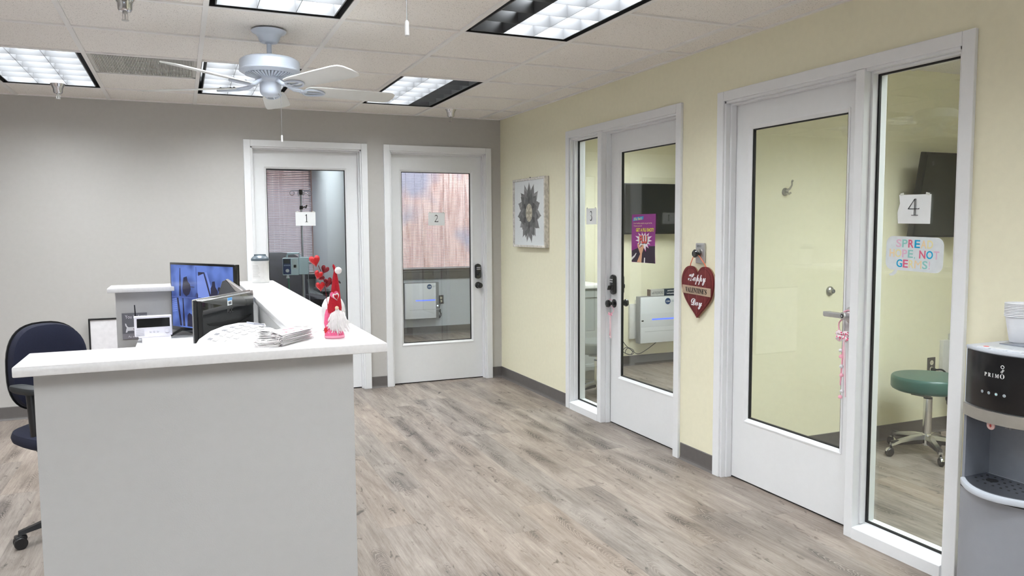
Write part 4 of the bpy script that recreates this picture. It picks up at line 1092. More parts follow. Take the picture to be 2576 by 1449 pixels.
def FRM_B(x, y, z, tilt=0): return frame_m((x, y, z), (math.cos(tilt), 0, math.sin(tilt)), (-math.sin(tilt), 0, math.cos(tilt)))
def FRM_R(x, y, z, tilt=0): return frame_m((x, y, z), (0, -math.cos(tilt), math.sin(tilt)), (0, math.sin(tilt), math.cos(tilt)))
number_sign('white paper with numeral 1 taped on the glass of the leftmost door', '1', FRM_B(-1.79, .0765, 1.513), .168, .118, .008, .006, .050, .068)
number_sign('white paper with numeral 2 taped on the glass of the door nearest the corner', '2', FRM_B(-.610, .0765, 1.509, R(-1)), .158, .117, .0, .006, .058, .066)
number_sign('white paper with numeral 3 taped on the narrow sidelight', '3', FRM_R(.0570, -1.655, 1.507), .158, .120, -.002, .004, .062, .072)
number_sign('white paper with numeral 4 and curled edge taped on the large sidelight', '4', FRM_R(.0570, -4.436, 1.494, R(-1)), .155, .122, .0, .008, .058, .070, curl=1.0)

# speech bubble sticker
mb_ = FRM_R(.0572, -4.440, 1.305, R(-1.5))
sb = thing('bubble_sticker', 'pale speech bubble sticker with pastel capital letters on the large sidelight', 'sticker', mb_.translation)
pts = []
hw, hh, rr_ = .139, .073, .034
for cxs, czs, a0 in ((1, 1, 0), (-1, 1, 90), (-1, -1, 180), (1, -1, 270)):
    for k in range(7):
        a = R(a0+90*k/6); pts.append((cxs*(hw-rr_)+rr_*math.cos(a), czs*(hh-rr_)+rr_*math.sin(a)))
i_ins = 21   # after the lower-left corner
pts = pts[:i_ins]+[(-.090, -.073), (-.105, -.088), (-.118, -.094), (-.113, -.100), (-.098, -.099), (-.082, -.088), (-.076, -.073)]+pts[i_ins:]
q = MB(); q.prism(pts, 'z', .0005, .0012); q.xf(mb_); q.build('backing', P('pale_vinyl_sticker', (.74, .78, .80), .35), sb, smooth=False)
COLS = dict(k=(.78, .52, .66), t=(.30, .62, .58), r=(.72, .13, .24), b=(.0, .38, .66), y=(.84, .76, .42), o=(.87, .68, .42))
def colour_line(s, cols, z, width, height, gap=.12):
    # letter by letter so that every capital has its own colour
    adv = []
    wtab = {',': .30, ' ': .35, '!': .35, 'M': 1.15, 'N': 1.0, 'O': 1.05, 'G': 1.0}
    for c in s: adv.append(wtab.get(c, .85))
    tot = sum(adv)+gap*(len(s)-1); x = -width/2; k = 0
    for c, a in zip(s, adv):
        w_ = a/tot*width
        if c != ' ':
            h_ = height; dz = 0
            ww = w_
            if c == ',': h_ = height*.28; dz = -height*.5; ww = w_*.6
            if c == '!': ww = w_*.5
            text('lettering', c, .05, P('pastel_'+cols[k], COLS[cols[k]], .5, noise=0), sb, mb_ @ Matrix.Translation((x+w_/2, z+dz, .0014)), .0004, width=ww, height=h_, weight=.0 if c in 'M' else .0010)
            k += 1
        x += w_+gap/tot*width
colour_line('SPREAD', 'ktrboy', .043, .178, .034)
colour_line('HOPE, NOT', 'oykttrbk', .000, .240, .034)
colour_line('GERMS!', 'bryotk', -.043, .165, .034)

# flu poster on door 3
mp = FRM_R(.0765, -2.338, 1.348)
po = thing('flu_poster', 'purple comic-style flu shot poster on the glass of the third door', 'poster', mp.translation)
W_, H_ = .288, .326
q = MB(); q.grid(lambda u_, v_: Vector((W_*(u_-.5)-.004*math.sin(PI*(1-v_)), H_*(v_-.5), .0012+.0018*math.sin(6*v_)*u_+.0015)), 8, 10, .0006); q.xf(mp)
q.build('sheet', P('purple_print', (.30, .035, .26), .45), po)
def flat(name, pts, z, mat, par, m_, th=.0003):
    q = MB(); q.prism(pts, 'z', z, z+th); q.xf(m_); return q.build(name, mat, par, smooth=False)
BLK = P('print_black', (.035, .02, .04), .5, noise=0); WH = P('print_white', (.88, .88, .90), .5, noise=0); YL = P('print_yellow', (.92, .82, .10), .5, noise=0)
flat('dark_field', [(-.142, -.160), (.142, -.163), (.142, -.048), (.05, -.050), (-.05, -.060), (-.142, -.085)], .0042, BLK, po, mp)
flat('title_flag', [(-.128, .118), (.0, .128), (.004, .150), (-.12, .142)], .0044, P('print_blue', (.06, .30, .62), .5, noise=0), po, mp)
text('lettering', 'Flu fact:', .03, YL, po, mp @ Matrix.Translation((-.062, .134, .0050)) @ Matrix.Rotation(R(4), 4, 'Z'), .0003, width=.095, height=.019)
text('lettering', 'Even healthy people can get the flu.', .03, P('print_peach', (.88, .68, .45), .5, noise=0), po, mp @ Matrix.Translation((-.006, .102, .0046)), .0003, width=.225, height=.013)
text('lettering', 'Protect yourself.', .03, P('print_peach', (.88, .68, .45), .5, noise=0), po, mp @ Matrix.Translation((-.066, .084, .0046)), .0003, width=.10, height=.012)
text('lettering', 'GET A FLU SHOT!', .03, YL, po, mp @ Matrix.Translation((.018, .058, .0048)), .0003, width=.215, height=.024, weight=.001)
star = []
for k in range(28):
    a = 2*PI*k/28; r_ = (.105, .064)[k % 2]*(1+.12*math.sin(3*a)); star.append((.006+r_*.95*math.cos(a), -.014+r_*.60*math.sin(a)))
flat('burst_edge', [(p[0]*1.08, (p[1]+.006)*1.1-.006) for p in star], .0046, P('print_magenta', (.62, .06, .40), .5, noise=0), po, mp)
flat('burst', star, .0049, WH, po, mp)
text('lettering', 'FLU', .05, BLK, po, mp @ Matrix.Translation((.004, -.008, .0052)), .0003, width=.100, height=.058, weight=.004)
text('lettering', 'FLU', .05, P('print_red', (.78, .12, .10), .5, noise=0), po, mp @ Matrix.Translation((.001, -.006, .0056)), .0003, width=.094, height=.054, weight=.002)
SK = P('print_skin', (.80, .46, .28), .5, noise=0)
flat('arm_picture', [(-.075, -.160), (-.035, -.105), (-.052, -.078), (-.070, -.050), (-.066, -.034), (-.052, -.036), (-.040, -.062), (-.026, -.046), (.002, -.040), (.010, -.056), (.0, -.078), (-.012, -.10), (-.020, -.163)], .0050, SK, po, mp)
flat('sleeve_stripe', [(-.142, -.150), (-.100, -.125), (-.080, -.100), (-.086, -.098), (-.110, -.116), (-.142, -.132)], .0051, WH, po, mp)
flat('sleeve_stripe', [(.010, -.163), (.014, -.128), (.026, -.128), (.024, -.163)], .0051, WH, po, mp)
flat('thumb_line', [(-.040, -.062), (-.026, -.046), (-.010, -.050), (-.012, -.054), (-.026, -.052), (-.038, -.066)], .0054, BLK, po, mp)

# key switch plate and the heart hanging from it
ks = thing('key_switch', 'brushed grey door release plate with black button between the two right doors', 'switch', (0, -3.072, 1.27))
q = MB(); q.box(-.016, 0, -3.113, -3.031, 1.212, 1.330, .006, 3); q.build('plate', P('brushed_steel_plate', (.50, .50, .51), .35, metal=.7), ks)
q = MB(); q.lathe([(.028, 0), (.028, .006), (.020, .008)], (-.015, -3.072, 1.272), 24, Matrix.Rotation(R(-90), 3, 'Y')); q.build('bezel', M_NICKEL, ks)
q = MB(); q.lathe([(.010, 0), (.010, .022), (.022, .026), (.024, .034), (.018, .040), (0, .041)], (-.017, -3.072, 1.270), 24, Matrix.Rotation(R(-90), 3, 'Y')); q.build('button', M_BLACKGLOSS, ks)
text('lettering', 'PUSH TO', .02, P('plate_text', (.12, .12, .12), .6), ks, FRM_R(-.0163, -3.066, 1.318), .0003, width=.036, height=.006)
text('lettering', 'OPEN DOOR', .02, P('plate_text', (.12, .12, .12), .6), ks, FRM_R(-.0163, -3.066, 1.309), .0003, width=.040, height=.006)
def spline(pp, k=5):
    out = []; n_ = len(pp)
    for i in range(n_):
        a, b, c, d = (Vector((*pp[(i+j) % n_], 0)) for j in (-1, 0, 1, 2))
        sharp = abs(b.x) < .001 or abs(c.x) < .001
        for j in range(k):
            t_ = j/k
            if sharp: v = b.lerp(c, t_)
            else: v = .5*((2*b)+(c-a)*t_+(2*a-5*b+4*c-d)*t_*t_+(3*b-a-3*c+d)*t_**3)
            out.append((v.x, v.y))
    return out
HZ = 1.055
hr = thing('heart_sign', 'dark red wooden heart reading Happy Valentine\'s Day hung on orange ribbon', 'sign', (-.012, -3.060, HZ))
mh = FRM_R(-.012, -3.060, HZ)
hp = []
for (x, z) in ((0, .092), (.012, .112), (.034, .132), (.062, .140), (.094, .136), (.122, .118), (.142, .088), (.150, .050), (.144, .005), (.124, -.042), (.094, -.078), (.052, -.115), (.020, -.142), (.0, -.162)): hp.append((x, z))
hp = spline(hp + [(-x, z) for (x, z) in hp[-2:0:-1]])
q = MB(); q.prism(hp, 'z', .0, .012, .0015); q.xf(mh); q.build('board', P('barn_red_wood', (.155, .016, .018), .6, noise=.12, scale=60), hr)
q = MB(); q.prism([(p[0]*1.0, p[1]) for p in hp], 'z', -.006, .0, 0); q.xf(mh @ Matrix.Translation((.004, -.002, 0))); q.build('board_edge', P('tan_wood_edge', (.42, .27, .17), .7), hr)
inner = [(p[0]*.90, (p[1]+.01)*.90-.008) for p in hp]
q = MB(); q.tube([(p[0], p[1], .0122) for p in inner], .0010, 5, closed=True)
q.xf(mh); q.build('routed_line', P('deep_red_line', (.07, .008, .01), .7), hr)
q = MB()
for xx, z0_, z1_ in ((-.078, -.085, .136), (0, -.155, .090), (.078, -.085, .136)): q.box(xx-.0007, xx+.0007, z0_, z1_, .0119, .0124)
q.xf(mh); q.build('plank_groove', P('rose_groove', (.42, .12, .11), .7), hr)
q = MB(); q.grid(lambda u_, v_: Vector((.134*(2*u_-1), -.002+.0245*(2*v_-1)-.004*(2*u_-1)+.006*(1-(2*u_-1)**2)*0, .016+.0015*math.sin(9*u_))), 20, 4, .001); q.xf(mh); q.build('banner', P('burlap', (.50, .37, .27), .95, noise=.25, scale=700, bump=.4, bscale=1200), hr)
text('lettering', '\U0001D4D7\U0001D4EA\U0001D4F9\U0001D4F9\U0001D502', .05, WH, hr, mh @ Matrix.Translation((0, .064, .0126)), .0012, width=.168, height=.066, weight=.0006)
text('lettering', '\U0001D417\U0001D400\U0001D40B\U0001D404\U0001D40D\U0001D413\U0001D408\U0001D40D\U0001D404\u2019\U0001D412'.replace('\U0001D417', '\U0001D415'), .05, M_INK, hr, mh @ Matrix.Translation((0, -.002, .0192)) @ Matrix.Rotation(R(-1.5), 4, 'Z'), .0006, width=.200, height=.030)
text('lettering', '\U0001D4D3\U0001D4EA\U0001D502', .05, WH, hr, mh @ Matrix.Translation((.0, -.080, .0126)), .0012, width=.104, height=.060, weight=.0006)
q = MB()
for s in (-1, 1): q.tube([(s*.076, .134, .004), (s*.066, .155, .008), (s*.030, .196, .016), (s*.006, .216, .024)], [.0035, .003, .003, .003], 6)
q.tube([(-.012, .200, .024), (.002, .206, .028), (.012, .198, .026)], .0032, 6)
q.xf(mh); q.build('ribbon', P('orange_ribbon', (.86, .22, .12), .6), hr)

# framed flower picture
fp = thing('framed_picture', 'whitewashed frame with grey and beige dahlia print on the yellow wall', 'picture', (0, -.70, 1.55))
py0, py1, pz0, pz1 = -1.045, -.385, 1.257, 1.848
mf = FRM_R(0, -(-(py0+py1)/2)*-1 if False else (py0+py1)/2, (pz0+pz1)/2)
wf, hf = (py1-py0)/2, (pz1-pz0)/2
q = MB()
for (a, b, c, d) in ((-wf, -wf+.018, -hf, hf), (wf-.018, wf, -hf, hf), (-wf+.018, wf-.018, hf-.018, hf), (-wf+.018, wf-.018, -hf, -hf+.018)): q.box(a, b, c, d, .002, .042, .002)
q.xf(mf); fr = q.build('frame', P('whitewashed_wood', (.68, .65, .60), .8, noise=.25, scale=45), fp, smooth=False)
q = MB(); q.box(-wf+.016, wf-.016, -hf+.016, hf-.016, .026, .030); q.xf(mf); q.build('print', P('print_paper', (.76, .79, .80), .7, noise=.01), fp, smooth=False)
rnd = random.Random(11)
greys = [P('petal_grey_%d' % i, (g, g, g*1.0), .8, noise=.15, scale=25) for i, g in enumerate((.09, .14, .20, .28, .38))]
def petal(q, a, r0_, r1_, w_, z, sy=1.12):
    n = 9; L, Rr = [], []
    for k in range(n+1):
        t_ = k/n; rr2 = r0_+(r1_-r0_)*t_; hw2 = w_*(math.sin(PI*min(1, (t_*.9+.08)))**.8)*(1-t_**4)
        L.append((rr2, hw2)); Rr.append((rr2, -hw2))
    poly = L+Rr[::-1][1:] if L[-1][1] < 1e-6 else L+Rr[::-1]
    vs = []
    for (x, y) in poly: vs.append(q.bm.verts.new(((x*math.cos(a)-y*math.sin(a)), sy*(x*math.sin(a)+y*math.cos(a)), z)))
    q.bm.faces.new(vs)
layers = [(.0, 15, .08, .240, .042, 2, 0), (.0003, 14, .07, .208, .042, 1, .1), (.0006, 13, .06, .172, .040, 1, .3), (.0009, 12, .05, .138, .036, 0, .0)]
for li, (dz, n, r0_, r1_, w_, g, off) in enumerate(layers):
    for gi in (0, 1):
        q = MB()
        for k in range(n):
            if k % 2 == gi: petal(q, 2*PI*(k+off)/n+PI/2, r0_, r1_*rnd.uniform(.93, 1.04), w_, .0305+dz+.00012*gi)
        q.xf(mf); q.build('petals', greys[min(4, g+gi)], fp, smooth=False)
q = MB(); q.prism([(.066*math.cos(2*PI*k/32), .078*math.sin(2*PI*k/32)) for k in range(32)], 'z', .0316, .0321); q.xf(mf); q.build('flower_center', P('petal_beige', (.46, .43, .35), .8, noise=.3, scale=70), fp, smooth=False)
for k in range(12):
    q = MB(); a = 2*PI*k/12; c_, s_ = math.cos(a), math.sin(a)
    q.prism([(.018*c_, .021*s_), (.044*math.cos(a-.24), .052*math.sin(a-.24)), (.062*c_, .073*s_), (.044*math.cos(a+.24), .052*math.sin(a+.24))], 'z', .0322, .0325)
    q.xf(mf); q.build('petal', P('petal_cream', (.60, .57, .47), .8, noise=.15, scale=60) if k % 2 else P('petal_tan', (.34, .31, .24), .8, noise=.15, scale=60), fp, smooth=False)
q = MB(); q.prism([(.016*math.cos(2*PI*k/16), .019*math.sin(2*PI*k/16)) for k in range(16)], 'z', .0324, .0328); q.xf(mf); q.build('petal', P('petal_tan', (.34, .31, .24), .8, noise=.15, scale=60), fp, smooth=False)
q = MB(); q.lathe([(.006, 0), (.006, .004), (0, .005)], (-.02, -.715, pz1+.004), 12); q.build('hook', M_BLACK, fp)

# ribbons hanging on door handles
def drop(name, lab, at, hooks, colr):
    pass
rb = thing('ribbon_charm', 'pale pink ribbon charm hanging on the black knob of the third door', 'ribbon', (.03, -1.985, .885))
PK = P('pale_pink_ribbon', (.86, .42, .52), .7); PP = P('blush_ribbon', (.88, .66, .70), .7)
q = MB(); q.tube([(.035, -2.000, .905), (.020, -1.990, .912), (.012, -1.975, .895), (.016, -1.990, .868), (.030, -2.015, .858), (.035, -2.02, .830), (.03, -1.995, .800), (.03, -1.985, .795)], .0022, 6); q.build('loop', PK, rb)
q = MB()
for s in (-1, 1): q.tube([(.030, -1.985, .795), (.026, -1.985+s*.016, .812), (.026, -1.985+s*.024, .800), (.030, -1.985, .792)], [.003, .006, .005, .003], 6)
q.build('bow', PK, rb)
for i, (dy, ln) in enumerate(((-.004, .165), (.006, .145), (.0, .120))):
    q = MB(); q.tube([(.03-.002*i, -1.985+dy*k/3, .795-ln*k/3) for k in range(4)], [.0030, .0045, .0040, .0045], 5); q.build('tail', (PP, PK, PP)[i], rb)
q = MB()
for z in (.700, .668, .640): q.ell((.028, -1.984, z), (.006, .007, .006), 10, 8)
q.build('beads', PP, rb)
rc = thing('bell_charm', 'pink dotted ribbon bow with small bells hanging on the silver lever', 'ribbon', (.02, -4.118, 1.0))
def arcs(pp, k=5):
    v = [Vector(p) for p in pp]; v = [v[0]]+v+[v[-1]]; out = []
    for i in range(1, len(v)-2):
        a, b, c, d = v[i-1:i+3]
        for j in range(k): t_ = j/k; out.append(.5*((2*b)+(c-a)*t_+(2*a-5*b+4*c-d)*t_*t_+(3*b-a-3*c+d)*t_**3))
    return out+[v[-1]]
q = MB(); q.tube(arcs([(.032, -4.142, 1.015), (.030, -4.135, 1.034), (.026, -4.122, 1.036), (.022, -4.104, 1.022), (.026, -4.096, .995), (.022, -4.082, .975), (.016, -4.088, .948), (.014, -4.108, .925)]), .0032, 8)
q.tube([(.030, -4.116, 1.033), (.030, -4.138, 1.010), (.030, -4.138, .985)], .0026, 6); q.build('loop', PK, rc)
def dotted():
    m = P('white_dotted_ribbon', (.88, .80, .82), .7); nt, n, l, b = nodes_of(m)
    tc = n.new('ShaderNodeTexCoord'); vo = n.new('ShaderNodeTexVoronoi'); vo.inputs['Scale'].default_value = 95; l.new(tc.outputs['Object'], vo.inputs['Vector'])
    rp = n.new('ShaderNodeValToRGB'); rp.color_ramp.elements[0].position = .36; rp.color_ramp.elements[0].color = (.80, .05, .18, 1); rp.color_ramp.elements[1].position = .40; rp.color_ramp.elements[1].color = (.88, .76, .80, 1)
    l.new(vo.outputs['Distance'], rp.inputs['Fac']); l.new(rp.outputs[0], b.inputs['Base Color']); return m
DOT = dotted()
q = MB()
for s, dz in ((-1, 0), (1, .0), (-1, -.022), (1, -.022)): q.tube(arcs([(.016, -4.114, .918), (.010, -4.114-s*.016, .934+dz), (.010, -4.114-s*.030, .926+dz), (.014, -4.114-s*.014, .908+dz*.6), (.016, -4.114, .914)], 3), [.003, .005, .008, .010, .010, .009, .008, .007, .006, .005, .004, .004, .003], 8)
q.build('bow', DOT, rc)
for i, (dy, ln) in enumerate(((.004, .27), (-.004, .22))):
    q = MB(); q.tube([(.016, -4.120-dy*k, .905-ln*k/4) for k in range(5)], [.003, .005, .0045, .005, .003], 6); q.build('tail', (PP, PK)[i], rc)
BELL = P('white_bell', (.72, .72, .74), .3, metal=.3)
for i, (dy, z, mt_) in enumerate(((.012, .850, BELL), (.010, .822, PK), (.006, .776, BELL), (.004, .735, PK), (.0, .660, BELL), (.008, .632, PK))):
    q = MB(); q.lathe([(0, .009), (.004, .008), (.009, .002), (.0095, -.003), (.007, -.008), (0, -.009)], (.012, -4.118+dy, z), 14)
    q.build('bell', mt_, rc)

# ------------------------------------------------------------------ water dispenser and cups
M_SIL = P('silver_grey_plastic', (.34, .36, .40), .38, noise=.015, metal=.25)
M_SIL2 = P('pale_silver_plastic', (.56, .60, .66), .3, noise=.01)
wd_ = thing('water_dispenser', 'silver and black bottom-loading water dispenser against the yellow wall at right', 'water dispenser', (-.15, -5.085, 0))
YF, YNR, XB = -4.928, -5.243, -.018
def front(t_, bulge=.055, x0_=-.268): return x0_-bulge*(1-(2*t_-1)**2)
def slab(m, z0_, z1_, x_back, bulge=.055, x0_=-.268, n=16, inset=0.0, bev=0.0):
    pts = [(x_back, YF-inset)]
    for k in range(n+1):
        t_ = k/n; pts.append((front(t_, bulge, x0_), YF-inset+(YNR+inset-YF+inset)*t_))
    pts.append((x_back, YNR+inset)); m.prism(pts, 'z', z0_, z1_, bev)
q = MB(); slab(q, .012, .515, XB); q.build('cabinet', M_SIL, wd_)
q = MB(); slab(q, .505, .5085, -.20, .0565, -.2685); q.build('door_seam', M_BLACK, wd_)
q = MB(); q.box(-.135, XB, YNR, YF, .515, .800); q.box(-.262, -.13, YF-.010, YF, .515, .80); q.box(-.262, -.13, YNR, YNR+.010, .515, .80); q.build('alcove', P('alcove_grey', (.27, .29, .33), .35, metal=.2), wd_)
q = MB(); slab(q, .515, .535, -.130, .090, -.270, bev=.004); tr_ = q.build('drip_tray', M_SIL2, wd_)
q = MB(); slab(q, .5351, .5375, -.150, .078, -.262, inset=.012); q.build('tray_grille', P('tray_steel', (.20, .21, .24), .25, metal=.8), wd_)
q = MB(); rnd = random.Random(5)
for i in range(10):
    for j in range(4):
        t_ = (i+.5)/10; y = YF-.02+(YNR-YF+.04)*t_; x = -.175-.030*j
        if x > front(t_, .075, -.255)+.008: q.cyl((x, y, .5376), (x, y, .5381), .0042, seg=10)
for t_ in (.25, .75):
    q.lathe([(.016, .5377), (.019, .5383), (.016, .5385), (0, .5383)], (-.215, YF+(YNR-YF)*t_, 0), 20)
q.build('drain_holes', P('hole_black', (.008, .008, .01), .6), wd_, smooth=False)
q = MB(); slab(q, .765, .805, -.12, .057, -.270); q.build('band', P('champagne_metal', (.42, .40, .36), .35, metal=.6), wd_)
q = MB(); slab(q, .805, .999, -.05, .050, -.264, bev=.002); q.build('side_frame', M_SIL2, wd_)
q = MB(); slab(q, .808, .9965, -.10, .0555, -.2655, inset=.003, bev=.001); q.build('control_panel', P('panel_black', (.004, .004, .005), .22, noise=.05), wd_)
q = MB(); slab(q, .9975, 1.0095, XB, .052, -.266, bev=.003); q.build('top', M_SIL2, wd_)
q = MB(); q.box(-.16, -.045, YNR+.03, YF-.045, 1.009, 1.0125, .001); q.build('top_plate', P('slate_top_plate', (.22, .24, .29), .25), wd_)
for k in range(3):
    y1_ = -4.990-.052*k
    q = MB(); q.obox((-.268-.018*(1-(2*(k+1)/4-1)**2), y1_-.024, 1.0115), (.036, .047, .006), (0, 0, R(-(10-7*k))), .002); q.build('push_button', P('white_button', (.72, .75, .80), .3), wd_)
q = MB(); q.cyl((-.282, -5.012, 1.0140), (-.282, -5.012, 1.0150), .009, seg=16); q.build('red_dot', P('button_red', (.70, .03, .05), .4), wd_)
def panel_m(t_, z):    # frame on the curved panel
    y = YF+(YNR-YF)*t_; x = front(t_, .0555, -.2655)
    t2 = t_+.01; d = Vector((front(t2, .0555, -.2655)-x, (YNR-YF)*.01, 0)).normalized()
    return frame_m(Vector((x, y, z))+Vector((-abs(d.y), d.x*-1 if False else 0, 0))*.0008, d, (0, 0, 1))
LW = P('panel_white_text', (.75, .75, .75), .5, noise=0)
for i, c in enumerate('\U0001D40F\U0001D411\U0001D408\U0001D40C\U0001D40E'):
    sz = (.0095, .0105, .0045, .0135, .0145)[i]; tt = (.350, .398, .438, .484, .540)[i]
    text('lettering', c, .02, LW, wd_, panel_m(tt, .9265+(.001 if i < 4 else .002)), .0006, width=sz, height=.0125 if i < 4 else .0155)
for tt, z, r_ in ((.540, .960, .0050), (.548, .949, .0025), (.535, .943, .0028)):
    q = MB(); q.tube([(r_*math.cos(2*PI*k/18), r_*math.sin(2*PI*k/18), .0004) for k in range(18)], .0009, 5, closed=True); q.xf(panel_m(tt, z)); q.build('bubble_mark', LW, wd_)
for k in range(4):
    q = MB(); mm = panel_m(.315+.085*k, .866)
    q.lathe([(.0052, 0), (.0052, .0006), (.0036, .0008)], (0, 0, 0), 16); q.xf(mm); q.build('status_light', P('status_ring', (.40, .42, .45), .4), wd_)
    q = MB(); q.lathe([(.003, .0007), (.003, .0011), (0, .0012)], (0, 0, 0), 12); q.xf(mm); q.build('status_core', P('status_core', (.25, .33, .35), .3) if k != 2 else P('status_on', (.3, .5, .5), .3, emit=(.25, .5, .5), estr=.6), wd_)
for k, y in enumerate((-5.02, -5.085, -5.15)):
    q = MB(); q.cyl((-.262, y, .768), (-.262, y, .745), .011, .008, 14); q.box(-.275, -.255, y-.020, y-.012, .745, .768, .002); q.build('spout', P('spout_grey', (.30, .31, .33), .35), wd_)
q = MB(); q.lathe([(.014, 0), (.014, .003), (.0125, .004), (0, .004)], (-.306, -5.058, .754), 24, Matrix.Rotation(R(-90), 3, 'Y')); tg = q.build('hot_tag', P('hot_tag_pink', (.78, .52, .50), .5), wd_)
q = MB(); q.prism([(-5.058+.005*math.cos(a)*(1 if i % 2 else .5), .754+.007*math.sin(a)*(1 if i % 2 else .5)) for i, a in enumerate([2*PI*k/12 for k in range(12)])], 'x', -.3108, -.3102); q.build('hot_mark', P('hot_red', (.50, .05, .04), .5), tg, smooth=False)

M_CUP = P('white_foam_cup', (.84, .85, .88), .45, noise=.01)
NC = 9
for i in range(NC):
    z0_ = .0128+.0056*i
    q = MB(); q.lathe([(0, 0), (.0285, .0), (.0298, .002), (.0352, .034), (.0425, .078), (.0445, .0905), (.0475, .0905), (.0485, .0925), (.0475, .0945), (.0455, .0945), (.0435, .090), (.0415, .078), (.0342, .034), (.0285, .003), (0, .002)], (0, 0, 0), 40)
    if i == 0:
        for k in range(8): q.lathe([(.0345+.00066*k, .032+.004*k), (.0353+.00066*k, .0330+.004*k), (.0350+.00066*k, .034+.004*k)], (0, 0, 0), 40, cap=False)
    c = q.build('foam_cup', M_CUP); c.location = (-.078, -4.988, 1.0+z0_)
    tag(c, 'lowest foam cup of the stack on the dispenser, the only one seen whole' if i == 0 else ('topmost foam cup of the stack on the dispenser' if i == NC-1 else 'foam cup nested in the stack on the dispenser, number %s rim from below' % ['', 'second', 'third', 'fourth', 'fifth', 'sixth', 'seventh', 'eighth'][i]), 'cup', 'nested foam cups')

# ------------------------------------------------------------------ side room furniture
def purifier(x0_, y_, z0_, lab, side, logo=True, full=True):
    """wall-mounted white box: back at y_, width .47, height .48"""
    t = thing('air_purifier', lab, 'air purifier', (x0_+.235, y_, z0_), 0, 'wall air purifiers')
    q = MB(); q.box(x0_+.02, x0_+.45, y_-.055, y_, z0_-.0+.02, z0_+.44, .004); q.box(x0_-.06, x0_+.02, y_-.03, y_, z0_+.04, z0_+.40, .003); q.build('rear_box', P('purifier_cream', (.70, .69, .66), .5), t)
    q = MB(); q.box(x0_, x0_+.47, y_-.115, y_-.05, z0_, z0_+.48, .005); q.build('body', P('purifier_grey', (.24, .24, .24), .4), t)
    q = MB(); q.box(x0_+(.012 if side < 0 else 0), x0_+(.47 if side < 0 else .425), y_-.128, y_-.113, z0_+.003, z0_+.474, .004); q.build('front_cover', P('purifier_white', (.78, .80, .84), .3, noise=.01), t)
    xl = x0_+.335
    q = MB(); q.cyl((xl, y_-.128, z0_+.425), (xl, y_-.1295, z0_+.425), .037, seg=32); lg = q.build('logo_ring', P('logo_white', (.85, .87, .9), .4), t)
    q = MB(); q.cyl((xl, y_-.129, z0_+.425), (xl, y_-.1302, z0_+.425), .033, seg=32); q.build('logo_disc', P('logo_navy', (.025, .07, .20), .4), lg)
    text('lettering', 'CGM', .02, P('logo_white', (.85, .87, .9), .4), lg, FRM_B(xl, y_-.1306, z0_+.423), .0004, width=.044, height=.015, weight=.0006)
    for dz in (.006, -.006):
        q = MB(); q.box(xl+.042, xl+.042+(.050 if dz > 0 else .034), y_-.1292, y_-.1278, z0_+.424+dz, z0_+.428+dz); q.build('logo_line', P('logo_grey', (.30, .36, .45), .5), t, smooth=False)
    q = MB(); q.box(x0_+.145, x0_+.415, y_-.1295, y_-.127, z0_+.236, z0_+.252, .002); q.build('light_bar', P('blue_light_bar', (.1, .15, .8), .3, emit=(.13, .20, 1.0), estr=1.3, noise=0), t)
    q = MB(); q.box(x0_+.06, x0_+.47, y_-.1285, y_-.127, z0_+.118, z0_+.124); q.build('groove', P('purifier_groove', (.55, .57, .60), .5), t, smooth=False)
    q = MB()
    if side < 0: q.box(x0_+.02, x0_+.045, y_-.130, y_-.127, z0_+.226, z0_+.240, .002)
    else: q.cyl((x0_+.450, y_-.114, z0_+.165), (x0_+.450, y_-.118, z0_+.165), .010, seg=16)
    q.build('sensor', M_BLACK if side < 0 else P('led_white', (.8, .9, 1), .3, emit=(.8, .9, 1), estr=1.5), t)
    return t
pf3 = purifier(1.465, -.001, .238, 'wall-mounted white air purifier with blue light bar seen through the third door', -1)
pf2 = purifier(-.105, YW-.001, .225, 'wall-mounted white air purifier under the window seen through the second door', 1)
pf4 = purifier(2.03, -3.101, .24, 'wall-mounted white air purifier beside the outlet seen through the large sidelight', -1)

def cord(par, pts, r_=.0035, sm=5):
    out = []
    P_ = [Vector(p) for p in pts]; P_ = [P_[0]]+P_+[P_[-1]]
    for i in range(1, len(P_)-2):
        for k in range(sm):
            t_ = k/sm; a, b, c, d = P_[i-1], P_[i], P_[i+1], P_[i+2]
            out.append(.5*((2*b)+(c-a)*t_+(2*a-5*b+4*c-d)*t_*t_+(3*b-a-3*c+d)*t_**3))
    out.append(P_[-2]); q = MB(); q.tube(out, r_, 6)
    return q.build('power_cord', M_BLACK, par)
cord(pf3,
     [(1.20, -.02, .44), (1.24, -.03, .38), (1.36, -.03, .22), (1.44, -.03, .15), (1.40, -.04, .12), (1.32, -.04, .16), (1.36, -.05, .20), (1.45, -.04, .16), (1.43, -.04, .12), (1.35, -.04, .14), (1.38, -.05, .19), (1.50, -.03, .12), (1.60, -.03, .15), (1.72, -.03, .22), (1.78, -.04, .27)])
cord(pf2, [(.40, YW-.02, .50), (.41, YW-.03, .42), (.39, YW-.03, .32), (.42, YW-.04, .27), (.40, YW-.04, .22), (.38, YW-.04, .28), (.41, YW-.04, .33), (.40, YW-.04, .24), (.39, YW-.03, .21)], .005)
cord(pf4, [(1.90, -3.135, .445), (1.95, -3.15, .44), (2.0, -3.16, .38), (2.02, -3.15, .30), (1.98, -3.16, .24), (2.03, -3.17, .20), (2.08, -3.16, .25), (2.0, -3.17, .27), (1.98, -3.17, .21), (2.06, -3.17, .18), (2.1, -3.16, .24), (2.03, -3.16, .25), (2.02, -3.16, .17)], .006)
